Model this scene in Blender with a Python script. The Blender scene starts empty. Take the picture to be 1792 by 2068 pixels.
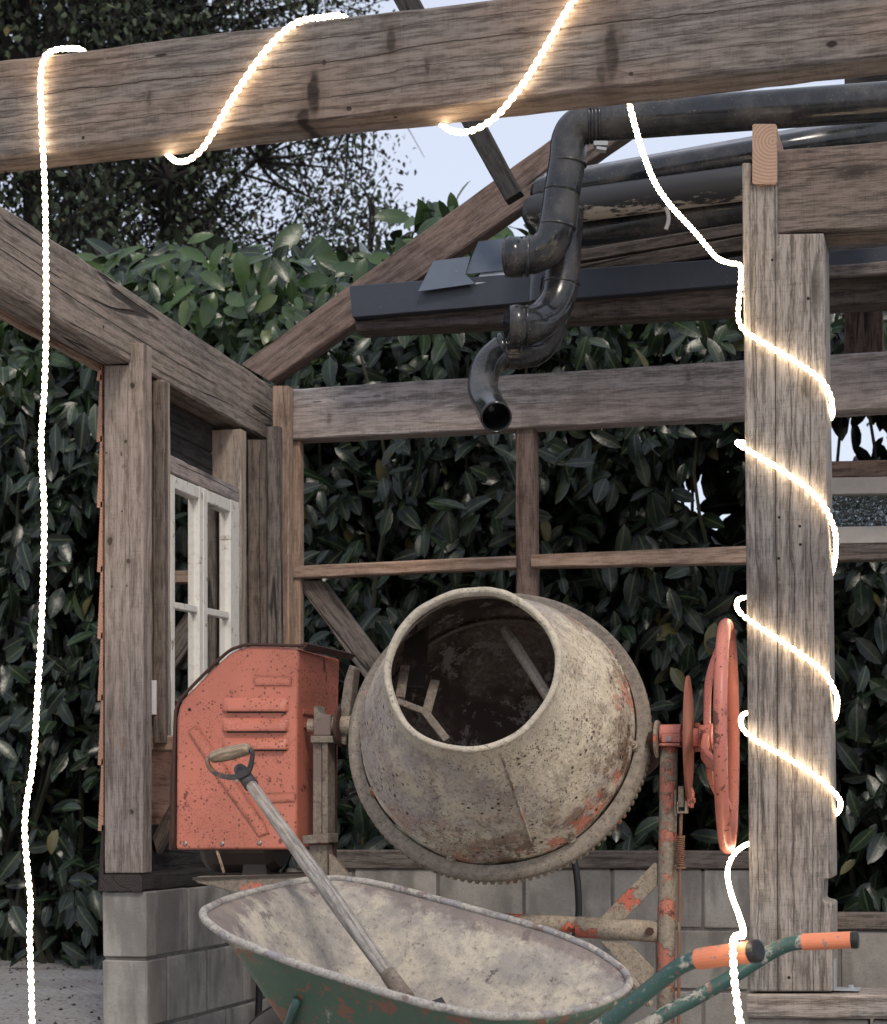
import bpy, math, random
import numpy as np
from mathutils import Vector, Matrix, noise as mnoise
random.seed(7); rng = np.random.default_rng(7)
R = math.radians
C = bpy.context.scene.collection
# ------------------------------------------------------------------ camera
EYE = 0.9; F = 3750.0; CX = 896.0; HY = 1650.0; TH = R(15.7); ROLL = R(0.2)
fwd = Vector((-math.sin(TH), math.cos(TH), 0)); rt0 = Vector((math.cos(TH), math.sin(TH), 0)); up0 = Vector((0, 0, 1))
upc = up0*math.cos(ROLL) + rt0*math.sin(ROLL); rtc = rt0*math.cos(ROLL) - up0*math.sin(ROLL)
CAM = Vector((0, 0, EYE))
cd = bpy.data.cameras.new('camera'); cam = bpy.data.objects.new('camera', cd); C.objects.link(cam)
cd.sensor_fit = 'HORIZONTAL'; cd.sensor_width = 36; cd.lens = 36*F/1792; cd.shift_y = (HY-1034)/1792
cd.clip_start = 0.05; cd.clip_end = 2000
cd.dof.use_dof = True; cd.dof.focus_distance = 4.7; cd.dof.aperture_fstop = 9.0
m = Matrix.Identity(4)
for i, v in enumerate((rtc, upc, -fwd)):
    for j in range(3): m[j][i] = v[j]
m.translation = CAM; cam.matrix_world = m
bpy.context.scene.camera = cam
# ------------------------------------------------------------------ light
sc = bpy.context.scene
sc.view_settings.view_transform = 'Standard'; sc.view_settings.look = 'None'
sc.view_settings.exposure = 0.05; sc.view_settings.gamma = 1; sc.view_settings.use_curve_mapping = False
sc.cycles.use_denoising = True; sc.cycles.max_bounces = 8; sc.cycles.transparent_max_bounces = 12
SUN_EL = R(46); SUN_AZ = R(150)     # azimuth clockwise from +Y: behind the camera, to the right
w = bpy.data.worlds.new('World'); sc.world = w; w.use_nodes = True
nt = w.node_tree; nt.nodes.clear()
sky = nt.nodes.new('ShaderNodeTexSky'); sky.sky_type = 'NISHITA'; sky.sun_disc = False
sky.sun_elevation = SUN_EL; sky.sun_rotation = SUN_AZ; sky.air_density = 1.0; sky.dust_density = 1.5; sky.ozone_density = 2.0
bg = nt.nodes.new('ShaderNodeBackground'); bg.inputs[1].default_value = 0.115
wo = nt.nodes.new('ShaderNodeOutputWorld'); # thin even evening overcast over the clear sky
veil = nt.nodes.new('ShaderNodeMix'); veil.data_type = 'RGBA'; veil.blend_type = 'MIX'; veil.inputs[0].default_value = 0.64
veil.inputs[7].default_value = (8.5, 8.9, 10.2, 1); nt.links.new(sky.outputs[0], veil.inputs[6]); nt.links.new(veil.outputs[2], bg.inputs[0]); nt.links.new(bg.outputs[0], wo.inputs[0])
sd = bpy.data.lights.new('sun', 'SUN'); sd.energy = 1.8; sd.angle = R(12); sd.color = (1, .90, .78)
sun = bpy.data.objects.new('sun', sd); C.objects.link(sun)
sdir = Vector((math.sin(SUN_AZ)*math.cos(SUN_EL), math.cos(SUN_AZ)*math.cos(SUN_EL), math.sin(SUN_EL)))
sun.rotation_euler = sdir.to_track_quat('Z', 'Y').to_euler(); sun.location = (3, -3, 6)

# ------------------------------------------------------------------ picture geometry -> world
def ray(x, y): return fwd + rtc*((x-CX)/F) + upc*((HY-y)/F)
def P(x, y, Z): return CAM + ray(x, y)*Z
def PX(x, y, X): r = ray(x, y); return CAM + r*(X/r.x)
def PY(x, y, Y): r = ray(x, y); return CAM + r*(Y/r.y)
def PP(x, y, o, n): r = ray(x, y); return CAM + r*((o-CAM).dot(n)/r.dot(n))
def proj(p): d = Vector(p)-CAM; Z = d.dot(fwd); return CX+F*d.dot(rtc)/Z, HY-F*d.dot(upc)/Z, Z

# ------------------------------------------------------------------ materials
class NB:
    def __init__(s, name):
        s.m = bpy.data.materials.new(name); s.m.use_nodes = True; s.t = s.m.node_tree; s.t.nodes.clear()
        s.out = s.n('ShaderNodeOutputMaterial'); s.b = s.n('ShaderNodeBsdfPrincipled'); s.l(s.b.outputs[0], s.out.inputs[0])
    def n(s, ty, **k):
        o = s.t.nodes.new(ty)
        for a, b in k.items(): setattr(o, a, b)
        return o
    def l(s, a, b): s.t.links.new(a, b)
    def set(s, sock, v):
        if hasattr(v, 'links'): s.l(v, sock)
        elif isinstance(v, (tuple, list)) and len(v) == 3 and sock.type == 'RGBA': sock.default_value = (*v, 1)
        else: sock.default_value = v
    def mt(s, op, a, b=0.0, c=0.0):
        o = s.n('ShaderNodeMath', operation=op); s.set(o.inputs[0], a); s.set(o.inputs[1], b); s.set(o.inputs[2], c); return o.outputs[0]
    def vm(s, op, a, b=(0, 0, 0)):
        o = s.n('ShaderNodeVectorMath', operation=op); s.set(o.inputs[0], a); s.set(o.inputs[1], b)
        return o.outputs['Value'] if op in ('LENGTH', 'DOT_PRODUCT') else o.outputs[0]
    def noise(s, vec, scale=1, detail=3, rough=.55, dist=0):
        o = s.n('ShaderNodeTexNoise'); s.l(vec, o.inputs['Vector']); o.inputs['Scale'].default_value = scale
        o.inputs['Detail'].default_value = detail; o.inputs['Roughness'].default_value = rough; o.inputs['Distortion'].default_value = dist
        return o.outputs['Fac']
    def vor(s, vec, scale=1, rnd=1):
        o = s.n('ShaderNodeTexVoronoi'); s.l(vec, o.inputs['Vector']); o.inputs['Scale'].default_value = scale; o.inputs['Randomness'].default_value = rnd
        return o.outputs['Distance'], o.outputs['Color']
    def step(s, v, a, b, lo=0.0, hi=1.0):
        o = s.n('ShaderNodeMapRange', interpolation_type='SMOOTHSTEP'); s.set(o.inputs['Value'], v)
        s.set(o.inputs['From Min'], a); s.set(o.inputs['From Max'], b); s.set(o.inputs['To Min'], lo); s.set(o.inputs['To Max'], hi)
        return o.outputs['Result']
    def mix(s, f, a, b, mode='MIX'):
        o = s.n('ShaderNodeMix', data_type='RGBA', blend_type=mode); s.set(o.inputs[0], f); s.set(o.inputs[6], a); s.set(o.inputs[7], b); return o.outputs[2]
    def obj(s, rnd=40.0):
        tc = s.n('ShaderNodeTexCoord'); oi = s.n('ShaderNodeObjectInfo'); s.rand = oi.outputs['Random']; s.nrm = tc.outputs['Normal']
        v = s.n('ShaderNodeCombineXYZ'); r = s.mt('MULTIPLY', oi.outputs['Random'], rnd)
        for k in range(3): s.l(r, v.inputs[k])
        s.raw = tc.outputs['Object']
        return s.vm('ADD', tc.outputs['Object'], v.outputs[0])
    def sep(s, v): o = s.n('ShaderNodeSeparateXYZ'); s.l(v, o.inputs[0]); return o.outputs
    def bump(s, h, strength=.5, dist=.002):
        o = s.n('ShaderNodeBump'); o.inputs['Strength'].default_value = strength; o.inputs['Distance'].default_value = dist; s.l(h, o.inputs['Height']); s.l(o.outputs[0], s.b.inputs['Normal'])
    def fin(s, col, rough=.8, metal=0.0, spec=.5):
        s.set(s.b.inputs['Base Color'], col); s.set(s.b.inputs['Roughness'], rough); s.set(s.b.inputs['Metallic'], metal)
        s.set(s.b.inputs['Specular IOR Level'], spec); return s.m

def wood(name, light, dark, gray=(.22, .205, .19), g=.5, ring=150, crack=1.0, stain=.5, knot=.8, bstr=.6, rough=.85, wrp=15, marks=(), lines=()):
    s = NB(name); v = s.obj(); x = s.vm('MULTIPLY', v, (1, 1, 1))
    s3 = lambda a, b, sc=1, d=3, r=.55, di=0: s.noise(s.vm('MULTIPLY', v, (a, b, b)), sc, d, r, di)
    warp = s3(1.3, 5, 1, 2, .5)
    kd, kc = s.vor(s.vm('MULTIPLY', v, (2.6, 9, 9)), 1)
    kr = s.sep(kc)[0]
    gate = s.step(kr, 1-.5*knot, 1-.5*knot+.02)
    kn = s.mt('MULTIPLY', s.step(kd, .27, .10), gate)
    kwarp = s.mt('MULTIPLY', s.step(kd, .55, .0), gate)
    q = s.sep(v)
    rc = s.mt('ADD', s.mt('MULTIPLY', q[1], ring), s.mt('MULTIPLY', q[2], ring*.8))
    rc = s.mt('ADD', rc, s.mt('MULTIPLY', warp, wrp)); rc = s.mt('ADD', rc, s.mt('MULTIPLY', kwarp, 11))
    rg = s.mt('MULTIPLY_ADD', s.mt('SINE', rc), .5, .5); rg = s.mt('POWER', rg, 2.0)
    rg = s.mt('MULTIPLY', rg, s.step(s3(2, 12), .35, .65, .35, 1))
    fine = s3(11, 240, 1, 3, .75); fib = s3(14, 85, 1, 5, .75); saw = s3(260, 14, 1, 2, .6); big = s3(1.2, 5, 1, 3); blotch = s.noise(v, 9, 4, .6)
    t = s.mt('ADD', s.mt('MULTIPLY', rg, .42), s.mt('MULTIPLY', s.step(fine, .36, .64), .42)); t = s.mt('ADD', t, s.mt('MULTIPLY', s.step(fib, .40, .60), .42)); t = s.mt('ADD', t, s.mt('MULTIPLY', s.step(saw, .5, .72), .16))
    col = s.mix(s.step(t, .15, 1.15), light, dark)
    pit = s.mt('MULTIPLY', s.step(fib, .60, .70), s.step(fine, .45, .6))
    col = s.mix(s.mt('MULTIPLY', s.step(big, .35, .62), g), col, s.mix(s.step(t, .1, 1.0), gray, tuple(c*.36 for c in gray)))
    col = s.mix(s.mt('MULTIPLY', s.step(blotch, .5, .75), stain), col, tuple(c*.45 for c in dark))
    col = s.mix(s.mt('MULTIPLY', s.step(blotch, .42, .25), stain*.35), col, tuple(min(1, c*1.25) for c in light))
    col = s.mix(s.mt('MULTIPLY', kn, .85), col, tuple(c*.28 for c in dark))
    cn = s.mt('ABSOLUTE', s.mt('SUBTRACT', s3(.32, 9, 1, 2, .45), .5)); cg = s.step(s3(.9, 3, 1.7, 1), .46, .5)
    ck = s.mt('MULTIPLY', s.step(cn, .0065, .0025), s.mt('MULTIPLY', cg, crack))
    nd, nc = s.vor(s.vm('MULTIPLY', v, (1, 1, 1)), 9); nh = s.mt('MULTIPLY', s.step(nd, .045, .03), s.step(s.sep(nc)[1], .74, .76))
    hole = s.mt('MAXIMUM', ck, nh); col = s.mix(s.mt('MULTIPLY', pit, .75), col, tuple(c*.2 for c in dark))
    wrn = s.noise(v, 55, 4, .7); col = s.mix(s.mt('MULTIPLY', s.step(wrn, .58, .72), .3), col, tuple(min(1, c*1.35) for c in light))
    col = s.mix(s.mt('MULTIPLY', hole, .92), col, (.008, .007, .006))
    rwv = s.sep(s.raw); ja = s.mt('MULTIPLY', s.mt('SUBTRACT', s.noise(s.raw, 26, 4, .65), .5), .022); jb = s.mt('MULTIPLY', s.mt('SUBTRACT', s.noise(s.vm('ADD', s.raw, (3, 3, 3)), 26, 4, .65), .5), .022)
    for (mx_, my_, rx, ry, dk) in marks:
        ex = s.mt('DIVIDE', s.mt('ADD', s.mt('SUBTRACT', rwv[0], mx_), ja), rx); ey = s.mt('DIVIDE', s.mt('ADD', s.mt('SUBTRACT', rwv[1], my_), jb if ry > .008 else 0.0), ry)
        if ry <= .008: ex = s.mt('DIVIDE', s.mt('SUBTRACT', rwv[0], mx_), rx)
        dd_ = s.mt('SQRT', s.mt('ADD', s.mt('MULTIPLY', ex, ex), s.mt('MULTIPLY', ey, ey)))
        mm_ = s.mt('MULTIPLY', s.step(dd_, 1.15, .55), dk)
        if ry > .008:
            mm_ = s.mt('MULTIPLY', mm_, s.step(fib, .2, .6, .55, 1)); col = s.mix(s.mt('MULTIPLY', s.step(dd_, 2.6, 1.0), .35), col, dark)
        else: hole = s.mt('MAXIMUM', hole, s.mt('MULTIPLY', mm_, .8))
        col = s.mix(mm_, col, tuple(c*.16 for c in dark))
    for (oy, amp, sc_, wd) in lines:
        nn_ = s.n('ShaderNodeTexNoise', noise_dimensions='1D'); s.l(s.mt('MULTIPLY', rwv[0], sc_), nn_.inputs['W']); nn_.inputs['Scale'].default_value = 1; nn_.inputs['Detail'].default_value = 6; nn_.inputs['Roughness'].default_value = .6
        dl = s.mt('ABSOLUTE', s.mt('SUBTRACT', s.mt('ADD', rwv[1], s.mt('MULTIPLY', s.mt('SUBTRACT', nn_.outputs['Fac'], .5), amp)), oy))
        lk_ = s.mt('MULTIPLY', s.step(dl, wd, wd*.3), s.step(s3(1.1, 2, 1, 2), .38, .5, .35, 1))
        hole = s.mt('MAXIMUM', hole, lk_); col = s.mix(s.mt('MULTIPLY', lk_, .85), col, (.012, .009, .008))
        col = s.mix(s.mt('MULTIPLY', s.step(dl, wd*7, 0), .25), col, dark)
    # end grain
    nx = s.mt('ABSOLUTE', s.sep(s.nrm)[0]); e = s.step(nx, .8, .9)
    rw = s.sep(s.raw); yy = s.mt('ADD', rw[1], .03); zz = s.mt('ADD', rw[2], .02)
    rad = s.mt('SQRT', s.mt('ADD', s.mt('MULTIPLY', yy, yy), s.mt('MULTIPLY', zz, zz)))
    er = s.mt('MULTIPLY_ADD', s.mt('SINE', s.mt('MULTIPLY', rad, 750)), .5, .5)
    col = s.mix(e, col, s.mix(s.mt('MULTIPLY', er, .6), light, dark))
    h = s.mt('SUBTRACT', s.mt('MULTIPLY', s.mt('ADD', fine, s.mt('MULTIPLY', rg, -.8)), .5), s.mt('MULTIPLY', hole, 2.2))
    h = s.mt('ADD', h, s.mt('MULTIPLY', fib, -.9)); h = s.mt('ADD', h, s.mt('MULTIPLY', saw, .15))
    hs = s.n('ShaderNodeHueSaturation'); hs.inputs['Saturation'].default_value = .95 if ('pine' in name or 'cladding' in name) else .92; hs.inputs['Value'].default_value = 1.0; s.l(col, hs.inputs['Color']); col = hs.outputs[0]
    s.bump(h, bstr*1.7, .0022)
    return s.fin(col, rough, 0, .25)

def metal(name, paint, rust=(.07, .035, .02), chip=.5, speck=.5, crust=0.0, crustcol=(.34, .29, .22), rough=.5, sc=1.0, bstr=.4, green=0.0, dirt=.35, edge=0.0):
    s = NB(name); v = s.obj()
    a = s.noise(v, 14*sc, 6, .65); b = s.noise(v, 60*sc, 4, .7); c = s.noise(v, 4*sc, 4, .6)
    col = s.mix(s.mt('MULTIPLY', s.step(c, .4, .7), dirt), paint, tuple(x*.6 for x in paint))
    ch = s.step(s.mt('ADD', a, s.mt('MULTIPLY', b, .25)), .83-.22*chip, .85-.22*chip)
    vd, vc = s.vor(s.vm('ADD', v, s.n('ShaderNodeCombineXYZ').outputs[0]), 120*sc)
    dens = s.step(s.noise(v, 7*sc, 3), .35, .7, 0, 1)
    sp = s.mt('MULTIPLY', s.step(vd, .42, .28), s.step(s.sep(vc)[0], s.mt('SUBTRACT', 1.02, s.mt('MULTIPLY', dens, .5*speck)), s.mt('SUBTRACT', 1.03, s.mt('MULTIPLY', dens, .5*speck))))
    r = s.mt('MAXIMUM', ch, sp)
    vd2, vc2 = s.vor(v, 300*sc); d2 = s.step(s.noise(s.vm('ADD', v, (7, 3, 1)), 9*sc, 3), .4, .68, 0, 1)
    r = s.mt('MAXIMUM', r, s.mt('MULTIPLY', s.step(vd2, .46, .34), s.step(s.sep(vc2)[0], s.mt('SUBTRACT', 1.0, s.mt('MULTIPLY', d2, .42*speck)), s.mt('SUBTRACT', 1.01, s.mt('MULTIPLY', d2, .42*speck)))))
    if edge:
        bv = s.n('ShaderNodeBevel', samples=4); bv.inputs['Radius'].default_value = .010; ge = s.n('ShaderNodeNewGeometry')
        ed = s.mt('SUBTRACT', 1.0, s.vm('DOT_PRODUCT', bv.outputs[0], ge.outputs['Normal']))
        r = s.mt('MAXIMUM', r, s.step(s.mt('ADD', s.mt('MULTIPLY', ed, edge*2.5), s.mt('MULTIPLY', s.mt('SUBTRACT', a, .5), 1.1)), .16, .24))
    col = s.mix(s.mt('MULTIPLY', r, .9), col, s.mix(b, rust, tuple(x*1.9 for x in rust)))
    if crust > 0:
        cm = s.step(s.mt('ADD', s.noise(v, 11*sc, 7, .68), s.mt('MULTIPLY', s.noise(v, 2.2*sc, 2), .5)), .98-.5*crust, 1.04-.5*crust)
        cc = s.mix(s.step(b, .3, .7), crustcol, tuple(x*.62 for x in crustcol))
        cc = s.mix(s.step(s.noise(v, 160*sc, 2), .58, .7), cc, tuple(x*.35 for x in crustcol))
        col = s.mix(cm, col, cc)
        h = s.mt('ADD', s.mt('MULTIPLY', cm, .9), s.mt('MULTIPLY', b, .7)); rough = s.step(cm, 0, 1, rough, .95)
    else: h = s.mt('ADD', s.mt('MULTIPLY', r, -.6), s.mt('MULTIPLY', b, .15))
    if green: col = s.mix(s.mt('MULTIPLY', s.step(s.noise(v, 6, 5, .7), .52, .68), green), col, (.10, .13, .05))
    s.bump(h, bstr, .002)
    return s.fin(col, rough, 0, .4)

W_front = wood('weathered_beam_wood', (.24, .175, .135), (.10, .066, .048), (.21, .19, .18), .55, 230, .9, .35, .7)
W_gray = wood('grey_weathered_wood', (.37, .305, .25), (.15, .115, .09), (.33, .305, .285), .8, 190, .5, .35, .4, .9)
W_plate = wood('silvery_plate_wood', (.36, .30, .27), (.18, .145, .13), (.37, .34, .335), .85, 120, .8, .3, .5, .4)
W_left = wood('grey_sawn_plate_wood', (.31, .25, .205), (.12, .095, .075), (.25, .225, .205), .7, 200, .9, .45, .3, 1.0)
W_post = wood('brown_planed_wood', (.38, .285, .22), (.21, .15, .115), (.33, .28, .255), .5, 140, .5, .25, .9, .4)
W_orange = wood('fresh_pine_wood', (.40, .265, .19), (.22, .135, .09), (.30, .235, .19), .5, 130, .3, .2, .9, .35)
W_red = wood('reddish_rafter_wood', (.215, .145, .115), (.085, .052, .04), (.17, .135, .12), .5, 150, .8, .5, 1.2, .5)
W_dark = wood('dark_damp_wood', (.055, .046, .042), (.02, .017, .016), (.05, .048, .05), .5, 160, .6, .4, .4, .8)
W_lean = wood('dirty_roof_board_wood', (.11, .085, .07), (.03, .022, .018), (.08, .07, .065), .6, 170, .8, .6, .5, .7)
W_brown = wood('old_brown_wood', (.19, .145, .118), (.065, .047, .038), (.16, .145, .135), .6, 170, .8, .5, .5, .7)
W_lit_stud = wood('pale_lit_stud_wood', (.40, .31, .24), (.24, .175, .13), (.37, .33, .29), .7, 140, .5, .2, .8, .35)
W_siding = wood('cladding_board_wood', (.50, .27, .18), (.3, .14, .085), (.25, .18, .15), .3, 130, .5, .3, .5, .5)
W_shaft = wood('silver_ash_handle_wood', (.36, .31, .26), (.22, .185, .15), (.34, .32, .30), .8, 420, .5, .25, .1, .4, .6)
M_orange = metal('salmon_orange_paint', (.50, .165, .112), (.09, .03, .018), .36, .9, 0, rough=.45, dirt=.45, edge=1.0)
M_wheel = metal('orange_handwheel_paint', (.50, .17, .125), (.07, .025, .018), .42, .6, 0, rough=.4, dirt=.35, edge=.6)
M_darkrust = metal('dark_rust', (.06, .028, .02), (.03, .015, .01), .6, .4, 0, rough=.8)
M_disc = metal('brown_red_disc_rust', (.22, .075, .05), (.11, .04, .028), .5, .4, 0, rough=.7)
M_crust = metal('cement_crusted_steel', (.50, .13, .08), (.08, .03, .02), .6, .8, .74, (.34, .285, .22), bstr=1.0, sc=1.2)
M_stand = metal('worn_orange_stand', (.46, .17, .12), (.08, .035, .025), .6, .9, .52, (.33, .28, .22), bstr=1.0, sc=1.3)
M_channel = metal('dirty_grey_steel', (.16, .12, .10), (.06, .035, .025), .5, .4, .55, (.24, .20, .16), bstr=.7)
M_spring = metal('rusty_spring', (.20, .10, .06), (.1, .05, .03), .5, .4, .3, (.33, .27, .2))
M_paddle = metal('cement_coated_blade', (.34, .28, .22), (.1, .07, .05), .3, .6, .9, (.42, .36, .29), bstr=.9, sc=2)
M_tgreen = metal('green_barrow_paint', (.065, .12, .08), (.13, .06, .04), .66, .5, .30, (.45, .40, .31), rough=.45, dirt=.4)
M_hgreen = metal('dark_green_tube_paint', (.035, .085, .075), (.12, .06, .04), .5, .4, .46, (.40, .38, .34), rough=.4)
M_grip = metal('orange_plastic_grip', (.62, .21, .11), (.16, .14, .13), .5, .3, 0, rough=.5)
M_steelrim = metal('scuffed_galvanised_rim', (.27, .26, .27), (.13, .085, .065), .6, .6, .6, (.42, .39, .35), bstr=.9, sc=1.8)
M_iron = metal('dark_forged_steel', (.045, .042, .045), (.09, .05, .03), .4, .4, 0, rough=.45)
M_galv = metal('galvanised_bracket', (.33, .35, .37), (.2, .18, .16), .2, .2, 0, rough=.35)
M_motor = metal('motor_housing', (.05, .04, .033), (.03, .02, .015), .5, .5, .3, (.13, .10, .08))

h_ = .40
def drum_mat():
    s = NB('cement_mixer_drum_skin'); v = s.obj(0.0); q = s.sep(v)
    big = s.noise(v, 5, 5, .65); b2 = s.noise(s.vm('ADD', v, (4, 2, 7)), 11, 6, .7); fine = s.noise(v, 90, 4, .7); mid = s.noise(v, 28, 5, .7)
    col = s.mix(s.step(s.mt('ADD', big, s.mt('MULTIPLY', q[0], -.35)), .38, .62), (.60, .53, .415), (.37, .335, .31))
    col = s.mix(s.mt('MULTIPLY', s.step(mid, .45, .65), .55), col, (.42, .37, .28))
    col = s.mix(s.mt('MULTIPLY', s.step(fine, .5, .68), .6), col, (.15, .12, .095))
    # rust and old paint gather low on the belly (local z is up the axis)
    low = s.mt('MULTIPLY', s.step(q[2], .26, .05), s.step(q[0], -.2, .16, .35, 1.0))
    rm = s.mt('MULTIPLY', s.step(s.mt('ADD', b2, s.mt('MULTIPLY', fine, .2)), .58, .68), s.mt('ADD', .25, s.mt('MULTIPLY', low, .75)))
    col = s.mix(s.mt('MULTIPLY', rm, .85), col, s.mix(s.step(mid, .4, .6), (.09, .04, .025), (.17, .10, .06)))
    pm = s.mt('MULTIPLY', s.step(s.mt('ADD', s.noise(s.vm('ADD', v, (9, 1, 3)), 9, 6, .7), s.mt('MULTIPLY', fine, .15)), .62, .66), low)
    col = s.mix(s.mt('MULTIPLY', pm, .8), col, (.46, .15, .09))
    vd, vc = s.vor(v, 70); d = s.mt('MULTIPLY', s.step(vd, .36, .22), s.step(s.sep(vc)[0], .72, .74)); d = s.mt('MULTIPLY', d, s.step(s.noise(v, 7, 4), .50, .58)); vd3, vc3 = s.vor(v, 190); d = s.mt('MAXIMUM', d, s.mt('MULTIPLY', s.step(vd3, .4, .28), s.mt('MULTIPLY', s.step(s.sep(vc3)[0], .74, .76), s.step(s.noise(s.vm('ADD', v, (2, 2, 2)), 7, 4), .45, .55))))
    col = s.mix(s.mt('MULTIPLY', d, .9), col, (.035, .018, .012))
    gr = s.mt('MULTIPLY', s.step(s.noise(s.vm('ADD', v, (3, 8, 2)), 7, 6, .75), .54, .68), s.step(q[2], .2, .4, .35, 1.0))
    col = s.mix(s.mt('MULTIPLY', gr, .28), col, (.13, .15, .07))
    s_st = s.noise(s.vm('MULTIPLY', v, (22, 22, 5)), 1, 5, .7); col = s.mix(s.mt('MULTIPLY', s.step(s_st, .52, .66), .45), col, (.13, .105, .085))
    lt = s.noise(s.vm('ADD', v, (1, 7, 4)), 16, 6, .75); col = s.mix(s.mt('MULTIPLY', s.step(lt, .54, .62), .6), col, (.50, .44, .33))
    col = s.mix(s.mt('MULTIPLY', s.step(q[2], h_-.03, h_-.01), .5), col, (.50, .45, .35))
    s.bump(s.mt('ADD', s.mt('ADD', s.mt('MULTIPLY', fine, .9), s.mt('MULTIPLY', mid, 1.4)), s.mt('ADD', s.mt('MULTIPLY', d, -1), lt)), 1.0, .004)
    return s.fin(col, .9, 0, .3)
M_drum = drum_mat()
def inner_mat(name, a, b, c, thr=.55):
    s = NB(name); v = s.obj(0); n1 = s.noise(v, 13, 8, .78); n2 = s.noise(v, 70, 4, .7); n3 = s.noise(s.vm('ADD', v, (5, 5, 5)), 4, 5, .6)
    col = s.mix(s.step(n2, .35, .65), a, b); col = s.mix(s.step(n3, .45, .6), col, tuple(x*.55 for x in a))
    col = s.mix(s.step(s.mt('ADD', n1, s.mt('MULTIPLY', n2, .12)), thr+.06, thr+.09), col, c)
    s.bump(s.mt('ADD', n1, n2), .8, .004); return s.fin(col, .9, 0, .3)
M_dinner = inner_mat('drum_inside_crust', (.24, .19, .165), (.40, .335, .285), (.50, .46, .42), .535)
def tray_mat():
    s = NB('barrow_basin_cement'); v = s.obj(0); q = s.sep(v)
    n1 = s.noise(v, 6, 7, .7); n2 = s.noise(v, 75, 4, .7); n3 = s.noise(s.vm('ADD', v, (5, 5, 5)), 16, 6, .7)
    col = s.mix(s.step(n1, .38, .6), (.46, .41, .33), (.29, .265, .24)); col = s.mix(s.mt('MULTIPLY', s.step(n3, .45, .62), .6), col, (.21, .195, .185))
    col = s.mix(s.mt('MULTIPLY', s.step(n2, .55, .68), .6), col, (.12, .10, .085))
    col = s.mix(s.mt('MULTIPLY', s.step(s.mt('ADD', n3, s.mt('MULTIPLY', n2, .1)), .69, .72), .8), col, (.07, .055, .05))
    n4 = s.noise(s.vm('ADD', v, (2, 6, 1)), 7, 6, .7); col = s.mix(s.mt('MULTIPLY', s.step(n4, .62, .66), .75), col, (.10, .09, .085)); n5 = s.noise(v, 190, 3, .75); col = s.mix(s.mt('MULTIPLY', s.step(n5, .56, .66), .5), col, (.16, .14, .12))
    nb = s.step(s.mt('ADD', q[2], s.mt('MULTIPLY', n3, .11)), .022, .045); col = s.mix(s.mt('MULTIPLY', nb, .7), col, (.15, .115, .11))
    s.bump(s.mt('ADD', s.mt('MULTIPLY', n2, .6), n3), .7, .004); return s.fin(col, .9, 0, .3)
M_basin = tray_mat()
def conc(name, a, b, str_=.5):
    s = NB(name); v = s.obj(); n1 = s.noise(v, 5, 6, .65); n2 = s.noise(v, 120, 3, .7); n3 = s.noise(s.vm('MULTIPLY', v, (9, 9, 2)), 1, 4, .6)
    col = s.mix(s.step(n1, .35, .65), a, b); col = s.mix(s.mt('MULTIPLY', s.step(n3, .46, .62), .6), col, tuple(x*.5 for x in b))
    col = s.mix(s.mt('MULTIPLY', s.rand, .35), col, tuple(x*.6 for x in b)); col = s.mix(s.mt('MULTIPLY', s.step(n2, .58, .7), .45), col, tuple(x*.5 for x in b))
    s.bump(s.mt('ADD', s.mt('MULTIPLY', n2, .8), n1), str_, .003); return s.fin(col, .93, 0, .2)
M_block = conc('grey_concrete_block', (.40, .375, .34), (.26, .245, .225), .8)
M_mortar = conc('dark_mortar', (.24, .225, .21), (.15, .14, .13))
def pvc(name, c=(.014, .016, .019), dust=.5):
    s = NB(name); v = s.obj(); n1 = s.noise(v, 8, 5, .65); n2 = s.noise(v, 140, 3, .75); n3 = s.noise(v, 20, 6, .7)
    col = s.mix(s.mt('MULTIPLY', s.step(n1, .4, .7), dust), c, (.10, .09, .08)); col = s.mix(s.mt('MULTIPLY', s.step(n2, .64, .72), dust), col, (.34, .30, .26))
    col = s.mix(s.step(n3, .74, .76), col, (.50, .45, .39))
    s.bump(n2, .06, .001); return s.fin(col, s.step(n1, .35, .75, .10, .36), 0, .5)
M_pvc = pvc('anthracite_pipe_plastic'); M_pvcw = None
def peel(name):
    s = NB(name); v = s.obj(0); n = s.noise(s.vm('MULTIPLY', v, (6, 20, 20)), 1, 7, .75); q = s.sep(v)
    msk = s.step(s.mt('ADD', n, s.mt('MULTIPLY', q[2], -4)), .63, .68)
    col = s.mix(msk, (.03, .03, .033), (.42, .37, .31)); s.bump(msk, .5, .001); return s.fin(col, .5, 0, .4)
M_peel = peel('peeling_black_paint_pipe')
def slate(name, c, r=.45):
    s = NB(name); v = s.obj(); n1 = s.noise(v, 5, 5, .6); n2 = s.noise(v, 90, 3, .7)
    col = s.mix(s.step(n1, .4, .7), c, tuple(x*.65 for x in c)); col = s.mix(s.mt('MULTIPLY', s.step(n2, .66, .74), .5), col, (.28, .25, .22))
    return s.fin(col, r, 0, .5)
M_flash = slate('blue_grey_flashing', (.08, .10, .135)); M_gutter = slate('slate_gutter', (.026, .032, .045)); M_lightpl = slate('pale_grey_sheet', (.35, .37, .42))
def white():
    s = NB('peeling_white_paint'); v = s.obj(); n = s.noise(s.vm('MULTIPLY', v, (4, 30, 30)), 1, 6, .7); n2 = s.noise(v, 40, 5, .7)
    col = s.mix(s.step(s.mt('ADD', n, s.mt('MULTIPLY', n2, .4)), .80, .86), (.66, .64, .59), (.24, .19, .14)); col = s.mix(s.mt('MULTIPLY', s.step(n2, .45, .7), .4), col, (.42, .38, .31))
    s.bump(s.mt('ADD', n, n2), .5, .002); return s.fin(col, .6, 0, .4)
M_white = white()
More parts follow.
